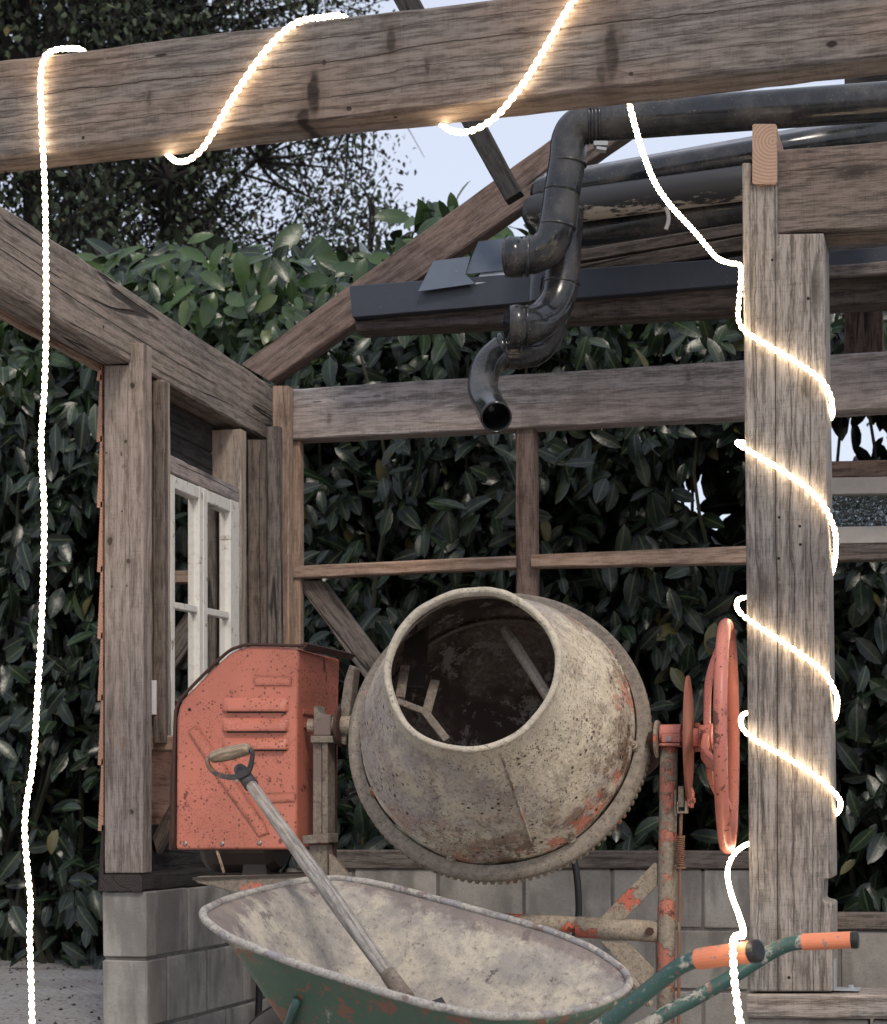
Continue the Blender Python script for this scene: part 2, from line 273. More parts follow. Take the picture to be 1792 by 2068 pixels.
def plain(name, c, r=.8, spec=.4, var=.3, sc=20, metal_=0):
    s = NB(name); v = s.obj(); n = s.noise(v, sc, 4, .6); return s.fin(s.mix(s.mt('MULTIPLY', s.step(n, .35, .7), var), c, tuple(x*.5 for x in c)), r, metal_, spec)
M_sky_label_white = plain('casing_sky_label_white', (.80, .80, .82), .5, var=.15)  # white for the paper label and the pale sky reflection behind the panes
M_black = plain('black_rubber', (.012, .012, .013), .5); M_tyre = plain('dusty_tyre_rubber', (.11, .10, .09), .85)
M_whitecl = plain('cream_painted_frame', (.5, .46, .41), .6); M_screw = plain('steel_screw', (.3, .27, .24), .4, metal_=.8)
def glassm(name, bumpy=False):
    s = NB(name); v = s.obj(0)
    s.b.inputs['Transmission Weight'].default_value = 1; s.b.inputs['IOR'].default_value = 1.45
    if bumpy:
        d, c = s.vor(v, 55); s.bump(d, 1.0, .02); return s.fin((.80, .88, .90), .18)
    # thin pane: mostly clear with a mirror sheen
    tr = s.n('ShaderNodeBsdfTransparent'); gl = s.n('ShaderNodeBsdfGlossy'); gl.inputs['Roughness'].default_value = .03
    fr = s.n('ShaderNodeFresnel'); fr.inputs['IOR'].default_value = 1.9; mx = s.n('ShaderNodeMixShader')
    s.l(fr.outputs[0], mx.inputs[0]); s.l(tr.outputs[0], mx.inputs[1]); s.l(gl.outputs[0], mx.inputs[2]); s.l(mx.outputs[0], s.out.inputs[0]); tr.inputs[0].default_value = (.85, .88, .9, 1)
    return s.m
M_glass = glassm('window_glass'); M_frost = glassm('hammered_glass', True)
def leafm(name, a, b, objrnd=False, rough=.32):
    s = NB(name)
    if objrnd: r = s.n('ShaderNodeObjectInfo').outputs['Random']
    else:
        at = s.n('ShaderNodeAttribute'); at.attribute_name = 'rnd'; r = at.outputs['Fac']
    geo = s.n('ShaderNodeNewGeometry'); v = geo.outputs['Position']
    col = s.mix(r, a, b); col = s.mix(s.mt('MULTIPLY', s.step(s.noise(v, 60, 4, .6), .5, .7), .45), col, (.045, .05, .03))
    col = s.mix(s.step(r, .96, .98), col, (.10, .085, .03))
    col = s.mix(s.mt('MULTIPLY', geo.outputs['Backfacing'], .6), col, (.09, .12, .07))
    am = s.n('ShaderNodeAttribute'); am.attribute_name = 'mid'
    if 'laurel' in name: col = s.mix(s.mt('MULTIPLY', s.step(am.outputs['Fac'], .82, .95), .6), col, (.09, .12, .06))
    s.bump(s.noise(v, 45, 2), .35, .004)
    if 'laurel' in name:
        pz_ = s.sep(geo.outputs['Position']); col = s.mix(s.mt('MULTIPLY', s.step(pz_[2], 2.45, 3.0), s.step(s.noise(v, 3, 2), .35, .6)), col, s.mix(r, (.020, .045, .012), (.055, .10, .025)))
    return s.fin(col, rough, 0, .42 if 'laurel' in name else .2)
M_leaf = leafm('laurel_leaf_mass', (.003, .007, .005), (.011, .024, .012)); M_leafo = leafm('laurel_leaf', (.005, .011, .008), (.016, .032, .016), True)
M_tleaf = leafm('tree_leaf', (.008, .009, .008), (.018, .019, .014), rough=.7); M_bark = plain('dark_bark', (.03, .025, .022), .95)
M_stem = plain('laurel_stem', (.035, .035, .022), .8)
def ground():
    s = NB('pale_sand_gravel'); v = s.obj(0); n = s.noise(v, 1.5, 5); n2 = s.noise(v, 40, 5, .7); d, c = s.vor(v, 45)
    col = s.mix(s.step(n, .35, .65), (.46, .44, .42), (.32, .30, .28)); col = s.mix(s.mt('MULTIPLY', s.step(n2, .5, .7), .6), col, (.12, .10, .085))
    col = s.mix(s.mt('MULTIPLY', s.step(s.sep(c)[0], .86, .9), s.step(d, .4, .2)), col, (.05, .04, .035))
    s.bump(s.mt('ADD', n2, s.mt('MULTIPLY', d, -.6)), .9, .012); return s.fin(col, .95, 0, .2)
M_ground = ground()
def emit(name, c, st):
    s = NB(name); s.set(s.b.inputs['Base Color'], (.8, .8, .75)); s.set(s.b.inputs['Emission Color'], c); s.b.inputs['Emission Strength'].default_value = st; return s.m
def rope_mat():
    s = NB('glowing_clear_hose'); at = s.n('ShaderNodeAttribute'); at.attribute_name = 'run'
    fr = s.mt('ABSOLUTE', s.mt('SUBTRACT', s.mt('FRACT', s.mt('DIVIDE', at.outputs['Fac'], .0175)), .5))
    st_ = s.step(fr, .40, .10, 1.0, 30.0); s.set(s.b.inputs['Emission Color'], (1, .78, .52)); s.l(st_, s.b.inputs['Emission Strength'])
    return s.fin((.8, .78, .7), .2)
M_rope = rope_mat(); M_led = emit('warm_white_led', (1, .86, .66), 40.0)

# ------------------------------------------------------------------ object helpers
WORLD = {}
def link(o, parent, Mw):
    C.objects.link(o)
    if parent is not None:
        o.parent = parent; o.matrix_basis = WORLD[parent.name].inverted() @ Mw
    else: o.matrix_basis = Mw
    WORLD[o.name] = Mw.copy()
    return o
def tag(o, label=None, cat=None, group=None, kind=None):
    for k, v in (('label', label), ('category', cat), ('group', group), ('kind', kind)):
        if v: o[k] = v
    return o
def thing(name, loc, label, cat, group=None):
    o = bpy.data.objects.new(name, None); o.empty_display_size = .1
    return tag(link(o, None, Matrix.Translation(loc)), label, cat, group)
def mesh(name, verts, faces, mats, parent=None, origin=None, smooth=False, frame=None, mi=None):
    """verts in world space; stored about origin / in the local frame"""
    V = np.array([tuple(v) for v in verts], dtype=float)
    if frame is None:
        o0 = Vector(origin) if origin is not None else Vector(V.mean(axis=0)); frame = Matrix.Translation(o0)
    inv = np.array(frame.inverted()); L = V@inv[:3, :3].T + inv[:3, 3]
    me = bpy.data.meshes.new(name); me.from_pydata(L.tolist(), [], faces)
    for mm in (mats if isinstance(mats, (list, tuple)) else [mats]): me.materials.append(mm)
    if mi is not None: me.polygons.foreach_set('material_index', mi)
    if smooth: me.polygons.foreach_set('use_smooth', [True]*len(me.polygons))
    me.validate(); me.update()
    return link(bpy.data.objects.new(name, me), parent, frame)
class MB:
    def __init__(s): s.v = []; s.f = []
    def add(s, vf): k = len(s.v); s.v += [Vector(a) for a in vf[0]]; s.f += [tuple(i+k for i in f) for f in vf[1]]; return s
    def out(s, name, mat, parent=None, smooth=False, **k): return mesh(name, s.v, s.f, mat, parent, smooth=smooth, **k)
def frame_of(x, y):
    x = x.normalized(); z = x.cross(y).normalized(); y = z.cross(x)
    M_ = Matrix.Identity(4)
    for i, a in enumerate((x, y, z)):
        for j in range(3): M_[j][i] = a[j]
    return M_
def spl(pts, n=8, closed=False):
    pts = [Vector(p) for p in pts]; out = []; N = len(pts)
    rngi = range(N if closed else N-1)
    for i in rngi:
        if closed: a, b, c, d = pts[(i-1) % N], pts[i], pts[(i+1) % N], pts[(i+2) % N]
        else: a, b, c, d = pts[max(i-1, 0)], pts[i], pts[i+1], pts[min(i+2, N-1)]
        for k in range(n):
            t = k/n; out.append(.5*((2*b)+(c-a)*t+(2*a-5*b+4*c-d)*t*t+(3*b-a-3*c+d)*t**3))
    if not closed: out.append(pts[-1])
    return out
def tube(pts, r, n=12, cap=True, closed=False, sq=None):
    pts = [Vector(p) for p in pts]; N = len(pts); rs = r if isinstance(r, (list, tuple)) else [r]*N
    vs = []; fs = []; pn = None
    for i, p in enumerate(pts):
        if closed: t = pts[(i+1) % N]-pts[i-1]
        else: t = pts[min(i+1, N-1)]-pts[max(i-1, 0)]
        if t.length < 1e-9: t = Vector((0, 0, 1))
        t.normalize()
        if pn is None: pn = t.orthogonal().normalized() if sq is None else (sq-t*sq.dot(t)).normalized()
        pn = (pn-t*pn.dot(t)).normalized(); b = t.cross(pn)
        for k in range(n):
            a = 2*math.pi*(k+.5)/n; vs.append(p+(pn*math.cos(a)+b*math.sin(a))*rs[i])
    M_ = N if closed else N-1
    for i in range(M_):
        for k in range(n):
            a = i*n+k; b = i*n+(k+1) % n; j = ((i+1) % N)*n; fs.append((a, b, j+(k+1) % n, j+k))
    if cap and not closed: fs.append(tuple(range(n))[::-1]); fs.append(tuple((N-1)*n+k for k in range(n)))
    return vs, fs
def lathe(prof, o, ax, n=48, ref=None, jit=0):
    ax = ax.normalized(); e1 = ax.orthogonal().normalized() if ref is None else (ref-ax*ref.dot(ax)).normalized(); e2 = ax.cross(e1)
    vs = []; fs = []
    for (s, r) in prof:
        for k in range(n):
            a = 2*math.pi*k/n; rr = r+(jit*mnoise.noise(Vector((math.cos(a)*2, math.sin(a)*2, s*6))) if jit else 0)
            vs.append(o+ax*s+(e1*math.cos(a)+e2*math.sin(a))*rr)
    for i in range(len(prof)-1):
        for k in range(n): fs.append((i*n+k, i*n+(k+1) % n, (i+1)*n+(k+1) % n, (i+1)*n+k))
    return vs, fs
def prism(poly, vec):
    n = len(poly); vs = [Vector(p) for p in poly]+[Vector(p)+vec for p in poly]
    fs = [tuple(range(n)), tuple(range(2*n-1, n-1, -1))]+[(i+n, (i+1) % n+n, (i+1) % n, i) for i in range(n)]
    return vs, fs
def bar(p0, p1, w, h, up=Vector((0, 0, 1))):
    p0 = Vector(p0); p1 = Vector(p1); t = (p1-p0).normalized(); s_ = t.cross(up).normalized(); u = s_.cross(t)
    q = [s_*w/2+u*h/2, -s_*w/2+u*h/2, -s_*w/2-u*h/2, s_*w/2-u*h/2]
    return [p0+a for a in q]+[p1+a for a in q], [(3, 2, 1, 0), (4, 5, 6, 7)]+[(i, (i+1) % 4, (i+1) % 4+4, i+4) for i in range(4)]
def bev(o, wdt=.002, seg=2):
    b = o.modifiers.new('bevel', 'BEVEL'); b.width = wdt; b.segments = seg; b.limit_method = 'ANGLE'; return o
_ti = [0]
def timber(name, A, B, mat, parent=None, cham=.004, jit=.0014):
    """A, B: four corners of each end, same order. Chamfered, slightly uneven stick; local x runs along the grain."""
    A = [Vector(a) for a in A]; B = [Vector(b) for b in B]
    ca = sum(A, Vector())/4; cb = sum(B, Vector())/4; Fm = frame_of(cb-ca, A[1]-A[0]); Fm.translation = (ca+cb)/2
    L = (cb-ca).length; n = max(2, int(L/.05)); vs = []; fs = []; _ti[0] += 13.7
    for i in range(n+1):
        t = i/n; q = [A[k].lerp(B[k], t) for k in range(4)]; c = sum(q, Vector())/4
        if i in (0, n): q = [c+(p-c)*(1-.0) for p in q]
        for k in range(4):
            p = q[k]; nx_ = q[(k+1) % 4]; pv = q[k-1]
            for tgt in (pv, nx_):
                d = (tgt-p); ch = cham*(1+.9*mnoise.noise(Vector((t*L*9, k*5+_ti[0], 1))))
                v = p+d.normalized()*min(abs(ch), d.length*.3)
                v = v+(p-c).normalized()*jit*(mnoise.noise(Vector((t*L*5, k*3.1+_ti[0], 7)))+.8*mnoise.noise(Vector((t*L*22, k*7.1, _ti[0]))))
                vs.append(v)
    for i in range(n):
        for k in range(8): fs.append((i*8+k, i*8+(k+1) % 8, (i+1)*8+(k+1) % 8, (i+1)*8+k))
    fs.append(tuple(range(7, -1, -1))); fs.append(tuple(n*8+k for k in range(8)))
    # outward orientation
    a, b, c = vs[0], vs[1], vs[8]
    if (b-a).cross(c-a).dot(a-ca) < 0: fs = [f[::-1] for f in fs]
    return mesh(name, vs, fs, mat, parent, frame=Fm)
def tY(name, quad, Y, th, mat, parent, vert=False, **k):
    """quad tl,tr,br,bl in the plane Y; extruded away by th"""
    q = [PY(x, y, Y) for x, y in quad]; d = Vector((0, th, 0)); tl, tr, br, bl = q
    if vert: return timber(name, [bl, br, br+d, bl+d], [tl, tr, tr+d, tl+d], mat, parent, **k)
    return timber(name, [tl, bl, bl+d, tl+d], [tr, br, br+d, tr+d], mat, parent, **k)
def tX(name, quad, X, th, mat, parent, vert=False, **k):
    q = [PX(x, y, X) for x, y in quad]; d = Vector((-th, 0, 0)); tl, tr, br, bl = q
    if vert: return timber(name, [bl, br, br+d, bl+d], [tl, tr, tr+d, tl+d], mat, parent, **k)
    return timber(name, [tl, bl, bl+d, tl+d], [tr, br, br+d, tr+d], mat, parent, **k)

# ================================================================== SETTING
gv = []; gf = []; nx_, ny_ = 90, 90
xs = np.concatenate([np.linspace(-400, -8, 10), np.linspace(-7.5, 5, 70), np.linspace(6, 400, 10)])
ys = np.concatenate([np.linspace(-300, -3, 8), np.linspace(-2, 9, 70), np.linspace(10, 700, 12)])
for y in ys:
    for x in xs:
        a = min(1, max(0, (-2.45-x)/.15)); a = a*min(1, max(0, (y-4.6)/1.2))
        z = .10+.20*a+.02*mnoise.noise(Vector((x*1.3, y*1.3, 0)))*(1 if abs(x) < 10 and y < 12 else 0)
        if y > 6.3: z = max(z, .3*min(1, (y-6.3)/.4))
        gv.append((x, y, z))
for j in range(len(ys)-1):
    for i in range(len(xs)-1): k = j*len(xs)+i; gf.append((k, k+1, k+1+len(xs), k+len(xs)))
g = mesh('ground', gv, gf, M_ground, origin=(0, 0, 0), smooth=True); tag(g, kind='structure')

sv = []; sf = []
for _ in range(450):
    x = random.uniform(-4.6, -2.5); y = random.uniform(5.0, 8.0); a = min(1, max(0, (-2.45-x)/.15))*min(1, max(0, (y-4.6)/1.2)); z = .10+.20*a+.02*mnoise.noise(Vector((x*1.3, y*1.3, 0)))
    if y > 6.3: z = max(z, .3*min(1, (y-6.3)/.4))
    r_ = random.uniform(.003, .009); k = len(sv)
    for d3 in ((1, 0, 0), (0, 1, 0), (-1, 0, 0), (0, -1, 0), (0, 0, .7), (0, 0, -.6)): sv.append((x+d3[0]*r_*random.uniform(.7, 1.4), y+d3[1]*r_*random.uniform(.7, 1.4), z+d3[2]*r_))
    sf += [(k, k+1, k+4), (k+1, k+2, k+4), (k+2, k+3, k+4), (k+3, k, k+4), (k+1, k, k+5), (k+2, k+1, k+5), (k+3, k+2, k+5), (k, k+3, k+5)]
go_ = mesh('gravel', sv, sf, M_bark); tag(go_, 'scattered dark stones and litter on the pale sandy ground at lower left', 'gravel', kind='stuff')
# ---- concrete block walls
XW = -2.277; YP = 4.93; YB = 6.06
ztop = PY(250, 1801, YP).z; zback = PY(1040, 1755, YB).z
bw = thing('block_wall', (XW, YP, 0), 'low grey concrete block wall under the timber frame, running left to back behind the mixer', 'wall')
def block_mesh(L, D, H, seed):
    rr = random.Random(seed); vs, fs = [], []
    me = bpy.data.meshes.new('block')
    import bmesh
    bm = bmesh.new(); bmesh.ops.create_cube(bm, size=1)
    for v in bm.verts: v.co = Vector((v.co.x*L, v.co.y*D, v.co.z*H))
    bmesh.ops.bevel(bm, geom=bm.edges[:], offset=.004, segments=1, affect='EDGES')
    for v in bm.verts: v.co += Vector((rr.uniform(-1, 1), rr.uniform(-1, 1), rr.uniform(-1, 1)))*.0012
    bm.to_mesh(me); bm.free(); me.materials.append(M_block); return me
BM = {}
def put_block(par, cx, cy, cz, L, D, H=.19, rz=0):
    key = (round(L, 3), round(D, 3), random.randint(0, 2))
    if key not in BM: BM[key] = block_mesh(L, D, H, hash(key) % 999)
    o = bpy.data.objects.new('block', BM[key]); rr = random.uniform
    link(o, par, Matrix.Translation((cx+rr(-.001, .001), cy+rr(-.002, .002), cz)) @ Matrix.Rotation(rz, 4, 'Z'))
def course_x(par, x0, x1, y, zt, off, D=.14):
    x = x0-off
    while x < x1:
        a = max(x, x0); b = min(x+.29, x1)
        if b-a > .03: put_block(par, (a+b)/2, y+D/2, zt-.095, b-a, D)
        x += .30
for r_ in range(4):      # side wall (runs along Y), pier end visible at the front
    zt = ztop-.2*r_; y = YP
    first = .29 if r_ % 2 == 0 else .14
    while y < YB-.02:
        b = min(y+first, YB-.01)
        if b-y > .03: put_block(bw, XW-.07, (y+b)/2, zt-.095, b-y, .14, rz=R(90))
        y = b+.01; first = .29
for r_ in range(5): course_x(bw, XW+.005, PY(1610, 1755, YB).x, YB, zback-.2*r_, 0.05+(.15 if r_ % 2 else 0))
mo = MB(); mo.add(prism([(XW-.134, YP+.006, ztop-.004), (XW-.134, YP+.006, -.1), (XW-.006, YP+.006, -.1), (XW-.006, YP+.006, ztop-.004)], Vector((0, YB-YP+.1, 0))))
mo.add(prism([(XW, YB+.006, zback-.004), (XW, YB+.006, -.1), (PY(1608, 1755, YB).x, YB+.006, -.1), (PY(1608, 1755, YB).x, YB+.006, zback-.004)], Vector((0, .125, 0)))); mo.out('mortar', M_mortar, bw)

# ================================================================== TIMBER SHED
shed = thing('timber_shed', (XW, YP, 0), 'open timber shed frame of weathered posts, plates and studs standing on the block wall', 'shed')
XP = -2.33
# left wall plate (runs towards the camera on the left), notched over the post
zt0 = PX(0, 410, XP).z; zt1 = PX(551, 779, XP).z; zb0 = PX(0, 580, XP).z; zb1 = PX(532, 884, XP).z
ya, yb = PX(0, 410, XP).y, PX(551, 779, XP).y; s1 = (zt1-zt0)/(yb-ya); s2 = (zb1-zb0)/(PX(532, 884, XP).y-PX(0, 580, XP).y)
def pl(y): return (zt0+s1*(y-ya), zb0+s2*(y-PX(0, 580, XP).y))
y0, y1 = 3.0, yb
timber('wall_plate', [(XP, y0, pl(y0)[0]), (XP, y0, pl(y0)[1]), (XP-.10, y0, pl(y0)[1]), (XP-.10, y0, pl(y0)[0])],
       [(XP, y1, pl(y1)[0]), (XP, y1, pl(y1)[1]), (XP-.10, y1, pl(y1)[1]), (XP-.10, y1, pl(y1)[0])], W_left, shed, cham=.006)
# thin orange batten along the outer underside
timber('batten', [(XP-.105, y0, pl(y0)[1]+.03), (XP-.105, y0, pl(y0)[1]-.012), (XP-.125, y0, pl(y0)[1]-.012), (XP-.125, y0, pl(y0)[1]+.03)],
       [(XP-.105, 6.0, pl(6)[1]+.03), (XP-.105, 6.0, pl(6)[1]-.012), (XP-.125, 6.0, pl(6)[1]-.012), (XP-.125, 6.0, pl(6)[1]+.03)], W_orange, shed, cham=.002)
# front left post with tongue
YF = 4.95
xl = PY(210, 1700, YF).x; xr = PY(287, 1700, YF).x; zl = PY(250, 1765, YF).z
zn = PY(230, 737, YF).z; zt = PY(275, 693, YF).z; xn = PY(259, 720, YF).x
def polyY(name, poly, Y, th, mat, parent, bevw=.004):
    q = [PY(x, y, Y) for x, y in poly]; V, Fc = prism(q, Vector((0, th, 0)))
    c = sum(q, Vector())/len(q); Fm = frame_of(Vector((0, 0, 1)), Vector((1, 0, 0))); Fm.translation = c
    return bev(mesh(name, V, Fc, mat, parent, frame=Fm), bevw)
polyY('post', [(210, 737), (259, 737), (259, 692), (289, 692), (289, 1764), (211, 1764)], YF, .062, W_post, shed)
# dark sill plank on the pier
zs1 = ztop; zs0 = PY(250, 1766, YF-.02).z
timber('sill_plank', [(xl+.005, YF-.035, zs0-.001), (xl+.005, YF-.035, zs1+.002), (xr+.015, YF-.035, zs1+.002), (xr+.015, YF-.035, zs0-.001)],
       [(xl+.005, 6.02, zs0+.0), (xl+.005, 6.02, zs1+.002), (xr+.015, 6.02, zs1+.002), (xr+.015, 6.02, zs0)], W_dark, shed, cham=.005)
# studs of the left wall
tY('stud', [(307, 770), (332, 770), (332, 1500), (309, 1500)], 5.12, .03, W_brown, shed, vert=True)
X1 = -2.315
def stud_side(x0, x1, yt, yb_, X, th, mat, name='stud'):   # lit side towards the room, its light put into the paler wood colour
    q = [PX(x0, yt, X), PX(x1, yt, X), PX(x1, yb_, X), PX(x0, yb_, X)]; zt_, zb_ = q[0].z, q[2].z
    ya_, yb2 = q[0].y, q[1].y
    return timber(name, [(X, ya_, zb_), (X, yb2, zb_), (X-th, yb2, zb_), (X-th, ya_, zb_)], [(X, ya_, zt_), (X, yb2, zt_), (X-th, yb2, zt_), (X-th, ya_, zt_)], mat, shed)
stud_side(329, 344, 766, 1495, XP+.012, .085, W_lit_stud)
stud_side(486, 498, 866, 1420, XP+.012, .16, W_lit_stud)
V, Fc = prism([PY(306.5, 1374, 5.117), PY(316, 1374, 5.117), PY(316, 1443, 5.117), PY(306.5, 1443, 5.117)], Vector((0, .001, 0))); stk = mesh('paper_label', V, Fc, M_sky_label_white, shed)
for (poly) in ([(222, 1455), (226, 1452), (229, 1480), (228, 1515), (224, 1490)], [(243, 1490), (249, 1487), (251, 1500), (248, 1527), (244, 1505)]): polyY('splinter_scar', poly, YF-.0012, .002, W_orange, shed, .0004)
# header over window
q = [PX(344, 918, XP+.006), PX(486, 987, XP+.006), PX(486, 1019, XP+.006), PX(344, 953, XP+.006)]; d = Vector((-.06, 0, 0))
timber('header_board', [q[0], q[3], q[3]+d, q[0]+d], [q[1], q[2], q[2]+d, q[1]+d], W_plate, shed)
# dark corner post and orange corner stud
tY('post', [(499, 888), (545, 888), (549, 1716), (501, 1716)], 5.86, .09, W_brown, shed, vert=True)
tY('post', [(538, 862), (564, 860), (570, 1716), (542, 1716)], 5.83, .03, W_brown, shed, vert=True)
tY('stud', [(550, 779), (583, 779), (584, 1716), (554, 1716)], 5.93, .05, W_orange, shed, vert=True)
tY('stud', [(576, 891), (605, 891), (607, 1716), (578, 1716)], 6.0, .045, W_orange, shed, vert=True)
# back wall plate
tY('wall_plate', [(583, 786), (2700, 650), (2700, 779), (587, 887)], 5.98, .09, W_plate, shed)
# middle stud, rails, brace, back sill
tY('stud', [(1041, 853), (1080, 851), (1084, 1716), (1044, 1716)], 6.0, .06, W_red, shed, vert=True)
tY('rail', [(584, 1143), (1042, 1122), (1042, 1147), (585, 1168)], 5.99, .05, W_orange, shed)
tY('rail', [(1073, 1120), (1520, 1102), (1520, 1137), (1073, 1146)], 5.97, .05, W_orange, shed)
tY('brace', [(596, 1173), (652, 1173), (1060, 1716), (985, 1716)], 6.03, .05, W_brown, shed, vert=True)
tY('sill_plank', [(600, 1717), (1600, 1720), (1600, 1755), (600, 1755)], YB-.01, .12, W_brown, shed)
tY('cross_rail', [(300, 1485), (352, 1485), (352, 1518), (300, 1518)], 5.14, .05, W_orange, shed)
tY('brace', [(308, 1690), (345, 1620), (352, 1660), (318, 1725)], 5.3, .04, W_brown, shed)
# short upright and rail in the far right
tY('stud', [(1705, 560), (1783, 560), (1784, 712), (1706, 712)], 6.2, .06, W_red, shed, vert=True)
# rafter
tY('rafter', [(487, 735), (1360, 100), (1410, 172), (547, 770)], 6.12, .07, W_red, shed, cham=.005)
# dark tie bar going up left behind the front beam
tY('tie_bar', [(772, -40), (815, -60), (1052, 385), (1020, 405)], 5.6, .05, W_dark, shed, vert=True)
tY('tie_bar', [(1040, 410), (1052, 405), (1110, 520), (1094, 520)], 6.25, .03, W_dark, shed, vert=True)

# ---- cladding boards on the outside of the left wall
k = 0
ybs = [735, 768, 892, 1025, 1155, 1290, 1415, 1545, 1678, 1800]
for a, b in zip(ybs[:-1], ybs[1:]):
    Yc = YF+.02; za, zb = PY(200, a-12, Yc).z, PY(200, b, Yc).z; x0 = PY(207, 1000, Yc).x; x1 = PY(195.5, 1000, Yc).x
    A = [(x0, Yc, za), (x0-.006, Yc, za), (x1, Yc, zb), (x0-.001, Yc, zb)]; B = [(p[0], 6.2, p[2]) for p in A]
    timber('siding_board', A, B, W_siding if k < 8 else W_dark, shed, cham=.0015, jit=.0008); k += 1
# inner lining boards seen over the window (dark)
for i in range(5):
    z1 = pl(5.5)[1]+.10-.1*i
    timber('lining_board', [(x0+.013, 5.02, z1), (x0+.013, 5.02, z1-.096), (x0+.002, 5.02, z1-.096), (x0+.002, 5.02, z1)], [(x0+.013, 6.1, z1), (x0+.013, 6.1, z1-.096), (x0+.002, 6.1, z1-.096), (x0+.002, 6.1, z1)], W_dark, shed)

# ---- window (sub-parts of the shed's window part)
XG = XP+.008
def zline(x, ya_, xa, yb_, xb): return ya_+(yb_-ya_)*(x-xa)/(xb-xa)
win = MB()
def wx(x0, y0a, x1, y1a, x2, y2a, x3, y3a, X, th): # quad tl tr br bl
    return prism([PX(x0, y0a, X), PX(x1, y1a, X), PX(x2, y2a, X), PX(x3, y3a, X)], Vector((-th, 0, 0)))
topY = lambda x: zline(x, 957, 345, 1016, 485)
botY = lambda x: zline(x, 1500, 345, 1470, 485)
midY = lambda x: zline(x, 1214, 345, 1240, 485)
for (xa, xb, xc, xd) in ((345.5, 354, 403, 410.5), (411.5, 420, 466, 484)):
    win.add(wx(xa, topY(xa), xb, topY(xb), xb, botY(xb), xa, botY(xa), XG, .045))
    win.add(wx(xc, topY(xc), xd, topY(xd), xd, botY(xd), xc, botY(xc), XG, .045))
    win.add(wx(xb, topY(xb)+1, xc, topY(xc)+1, xc, topY(xc)+26, xb, topY(xb)+26, XG-.001, .043))
    win.add(wx(xb, botY(xb)-24, xc, botY(xc)-24, xc, botY(xc), xb, botY(xb), XG-.001, .043))
wf = bev(win.out('window', M_white, shed), .003)
mu = MB()
for xb, xc in ((354, 403), (420, 466)): mu.add(wx(xb, midY(xb), xc, midY(xc), xc, midY(xc)+13, xb, midY(xb)+13, XG-.006, .03))
bev(mu.out('muntin', M_white, wf), .002)
for xb, xc in ((354, 403), (420, 466)):
    for f0, f1 in ((lambda x: topY(x)+26, midY), (lambda x: midY(x)+13, lambda x: botY(x)-24)):
        q = [PX(xb, f0(xb), XG-.02), PX(xc, f0(xc), XG-.02), PX(xc, f1(xc), XG-.02), PX(xb, f1(xb), XG-.02)]
        V, Fc = prism(q, Vector((-.003, 0, 0))); mesh('pane', V, Fc, M_glass, wf)
ou = MB()   # white outer boards behind the panes, also painting in the reflected pale sky
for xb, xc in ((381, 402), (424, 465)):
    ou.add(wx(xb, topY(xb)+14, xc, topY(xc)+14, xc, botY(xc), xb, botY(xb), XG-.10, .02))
ou.out('casing_sky_reflection', M_sky_label_white, wf)

# ================================================================== front roof beam
YR = 3.72
rb = tY('roof_beam', [(-420, 175), (2300, -170), (2300, 55), (-420, 366)], YR, .098, W_front, None, cham=.006, jit=.002)
tag(rb, 'long weathered beam across the top of the picture with the rope light wound round it', 'beam')

# ================================================================== right post, cross beam, sill
YQ = 4.6
sp = thing('support_post', PY(1600, 2003, YQ), 'thick upright weathered post on the right, wound with the lit rope light', 'post')
polyY('post', [(1499, 327), (1519, 328), (1519, 371), (1571, 372), (1571, 472), (1665, 470), (1675, 1200), (1682, 1773), (1664, 1777), (1662, 1818), (1683, 1824), (1683, 2003), (1515, 2003), (1508, 1200)], YQ, .17, W_gray, sp, .005)
# angle bracket at its foot
br = MB(); zf = PY(1700, 2003, YQ).z
a0 = PY(1684.5, 1990, YQ+.03); 
br.add(prism([(a0.x, YQ+.02, zf+.075), (a0.x+.004, YQ+.02, zf+.075), (a0.x+.004, YQ+.02, zf+.004), (a0.x+.062, YQ+.02, zf+.004), (a0.x+.062, YQ+.02, zf), (a0.x, YQ+.02, zf)], Vector((0, .06, 0))))
bo = br.out('bracket', M_galv, sp); bt = MB(); c_ = Vector((a0.x+.04, YQ+.05, zf+.004)); bt.add(lathe([(0, .012), (.002, .012), (.002, .007), (.008, .007), (.008, 0)], c_, Vector((0, 0, 1)), 6)); bt.out('bolt', M_galv, bo)
cb = tY('cross_beam', [(1572, 302), (2600, 220), (2600, 407), (1572, 473)], YQ+.01, .13, W_brown, None, cham=.006)
tag(cb, 'rough brown cross beam let into the right post, lower right of the big grey pipe', 'beam')
pg = PY(1545, 310, YQ-.004)
q = [PY(1520, 250, YQ-.012), PY(1520, 371, YQ-.012), PY(1570, 371, YQ-.012), PY(1569, 250, YQ-.012)]; dd = Vector((0, .8, 0))
pgo = timber('joist', [p for p in q], [p+dd for p in q], W_orange, None, cham=.004); tag(pgo, 'orange brown sawn joist end resting in the notch on top of the right post', 'joist')
sl = tY('sill_beam', [(1509, 2008), (2500, 2008), (2500, 2066), (1509, 2056)], YQ-.012, .19, W_gray, None, cham=.006)
tag(sl, 'rough horizontal sill timber under the foot of the right post', 'beam')
rw_ = thing('block_wall', PY(1700, 1880, 5.0), 'piece of grey block wall with a timber sill on top, right of the thick post', 'wall')
zt_ = PY(1740, 1880, 5.05).z; x0_ = PY(1560, 1900, 5.05).x
tY('sill_plank', [(1560, 1846), (2600, 1852), (2600, 1885), (1560, 1879)], 5.04, .13, W_brown, rw_)
for r_ in range(4): course_x(rw_, x0_, x0_+1.5, 5.05, zt_-.2*r_, .12 if r_ % 2 == 0 else .02)
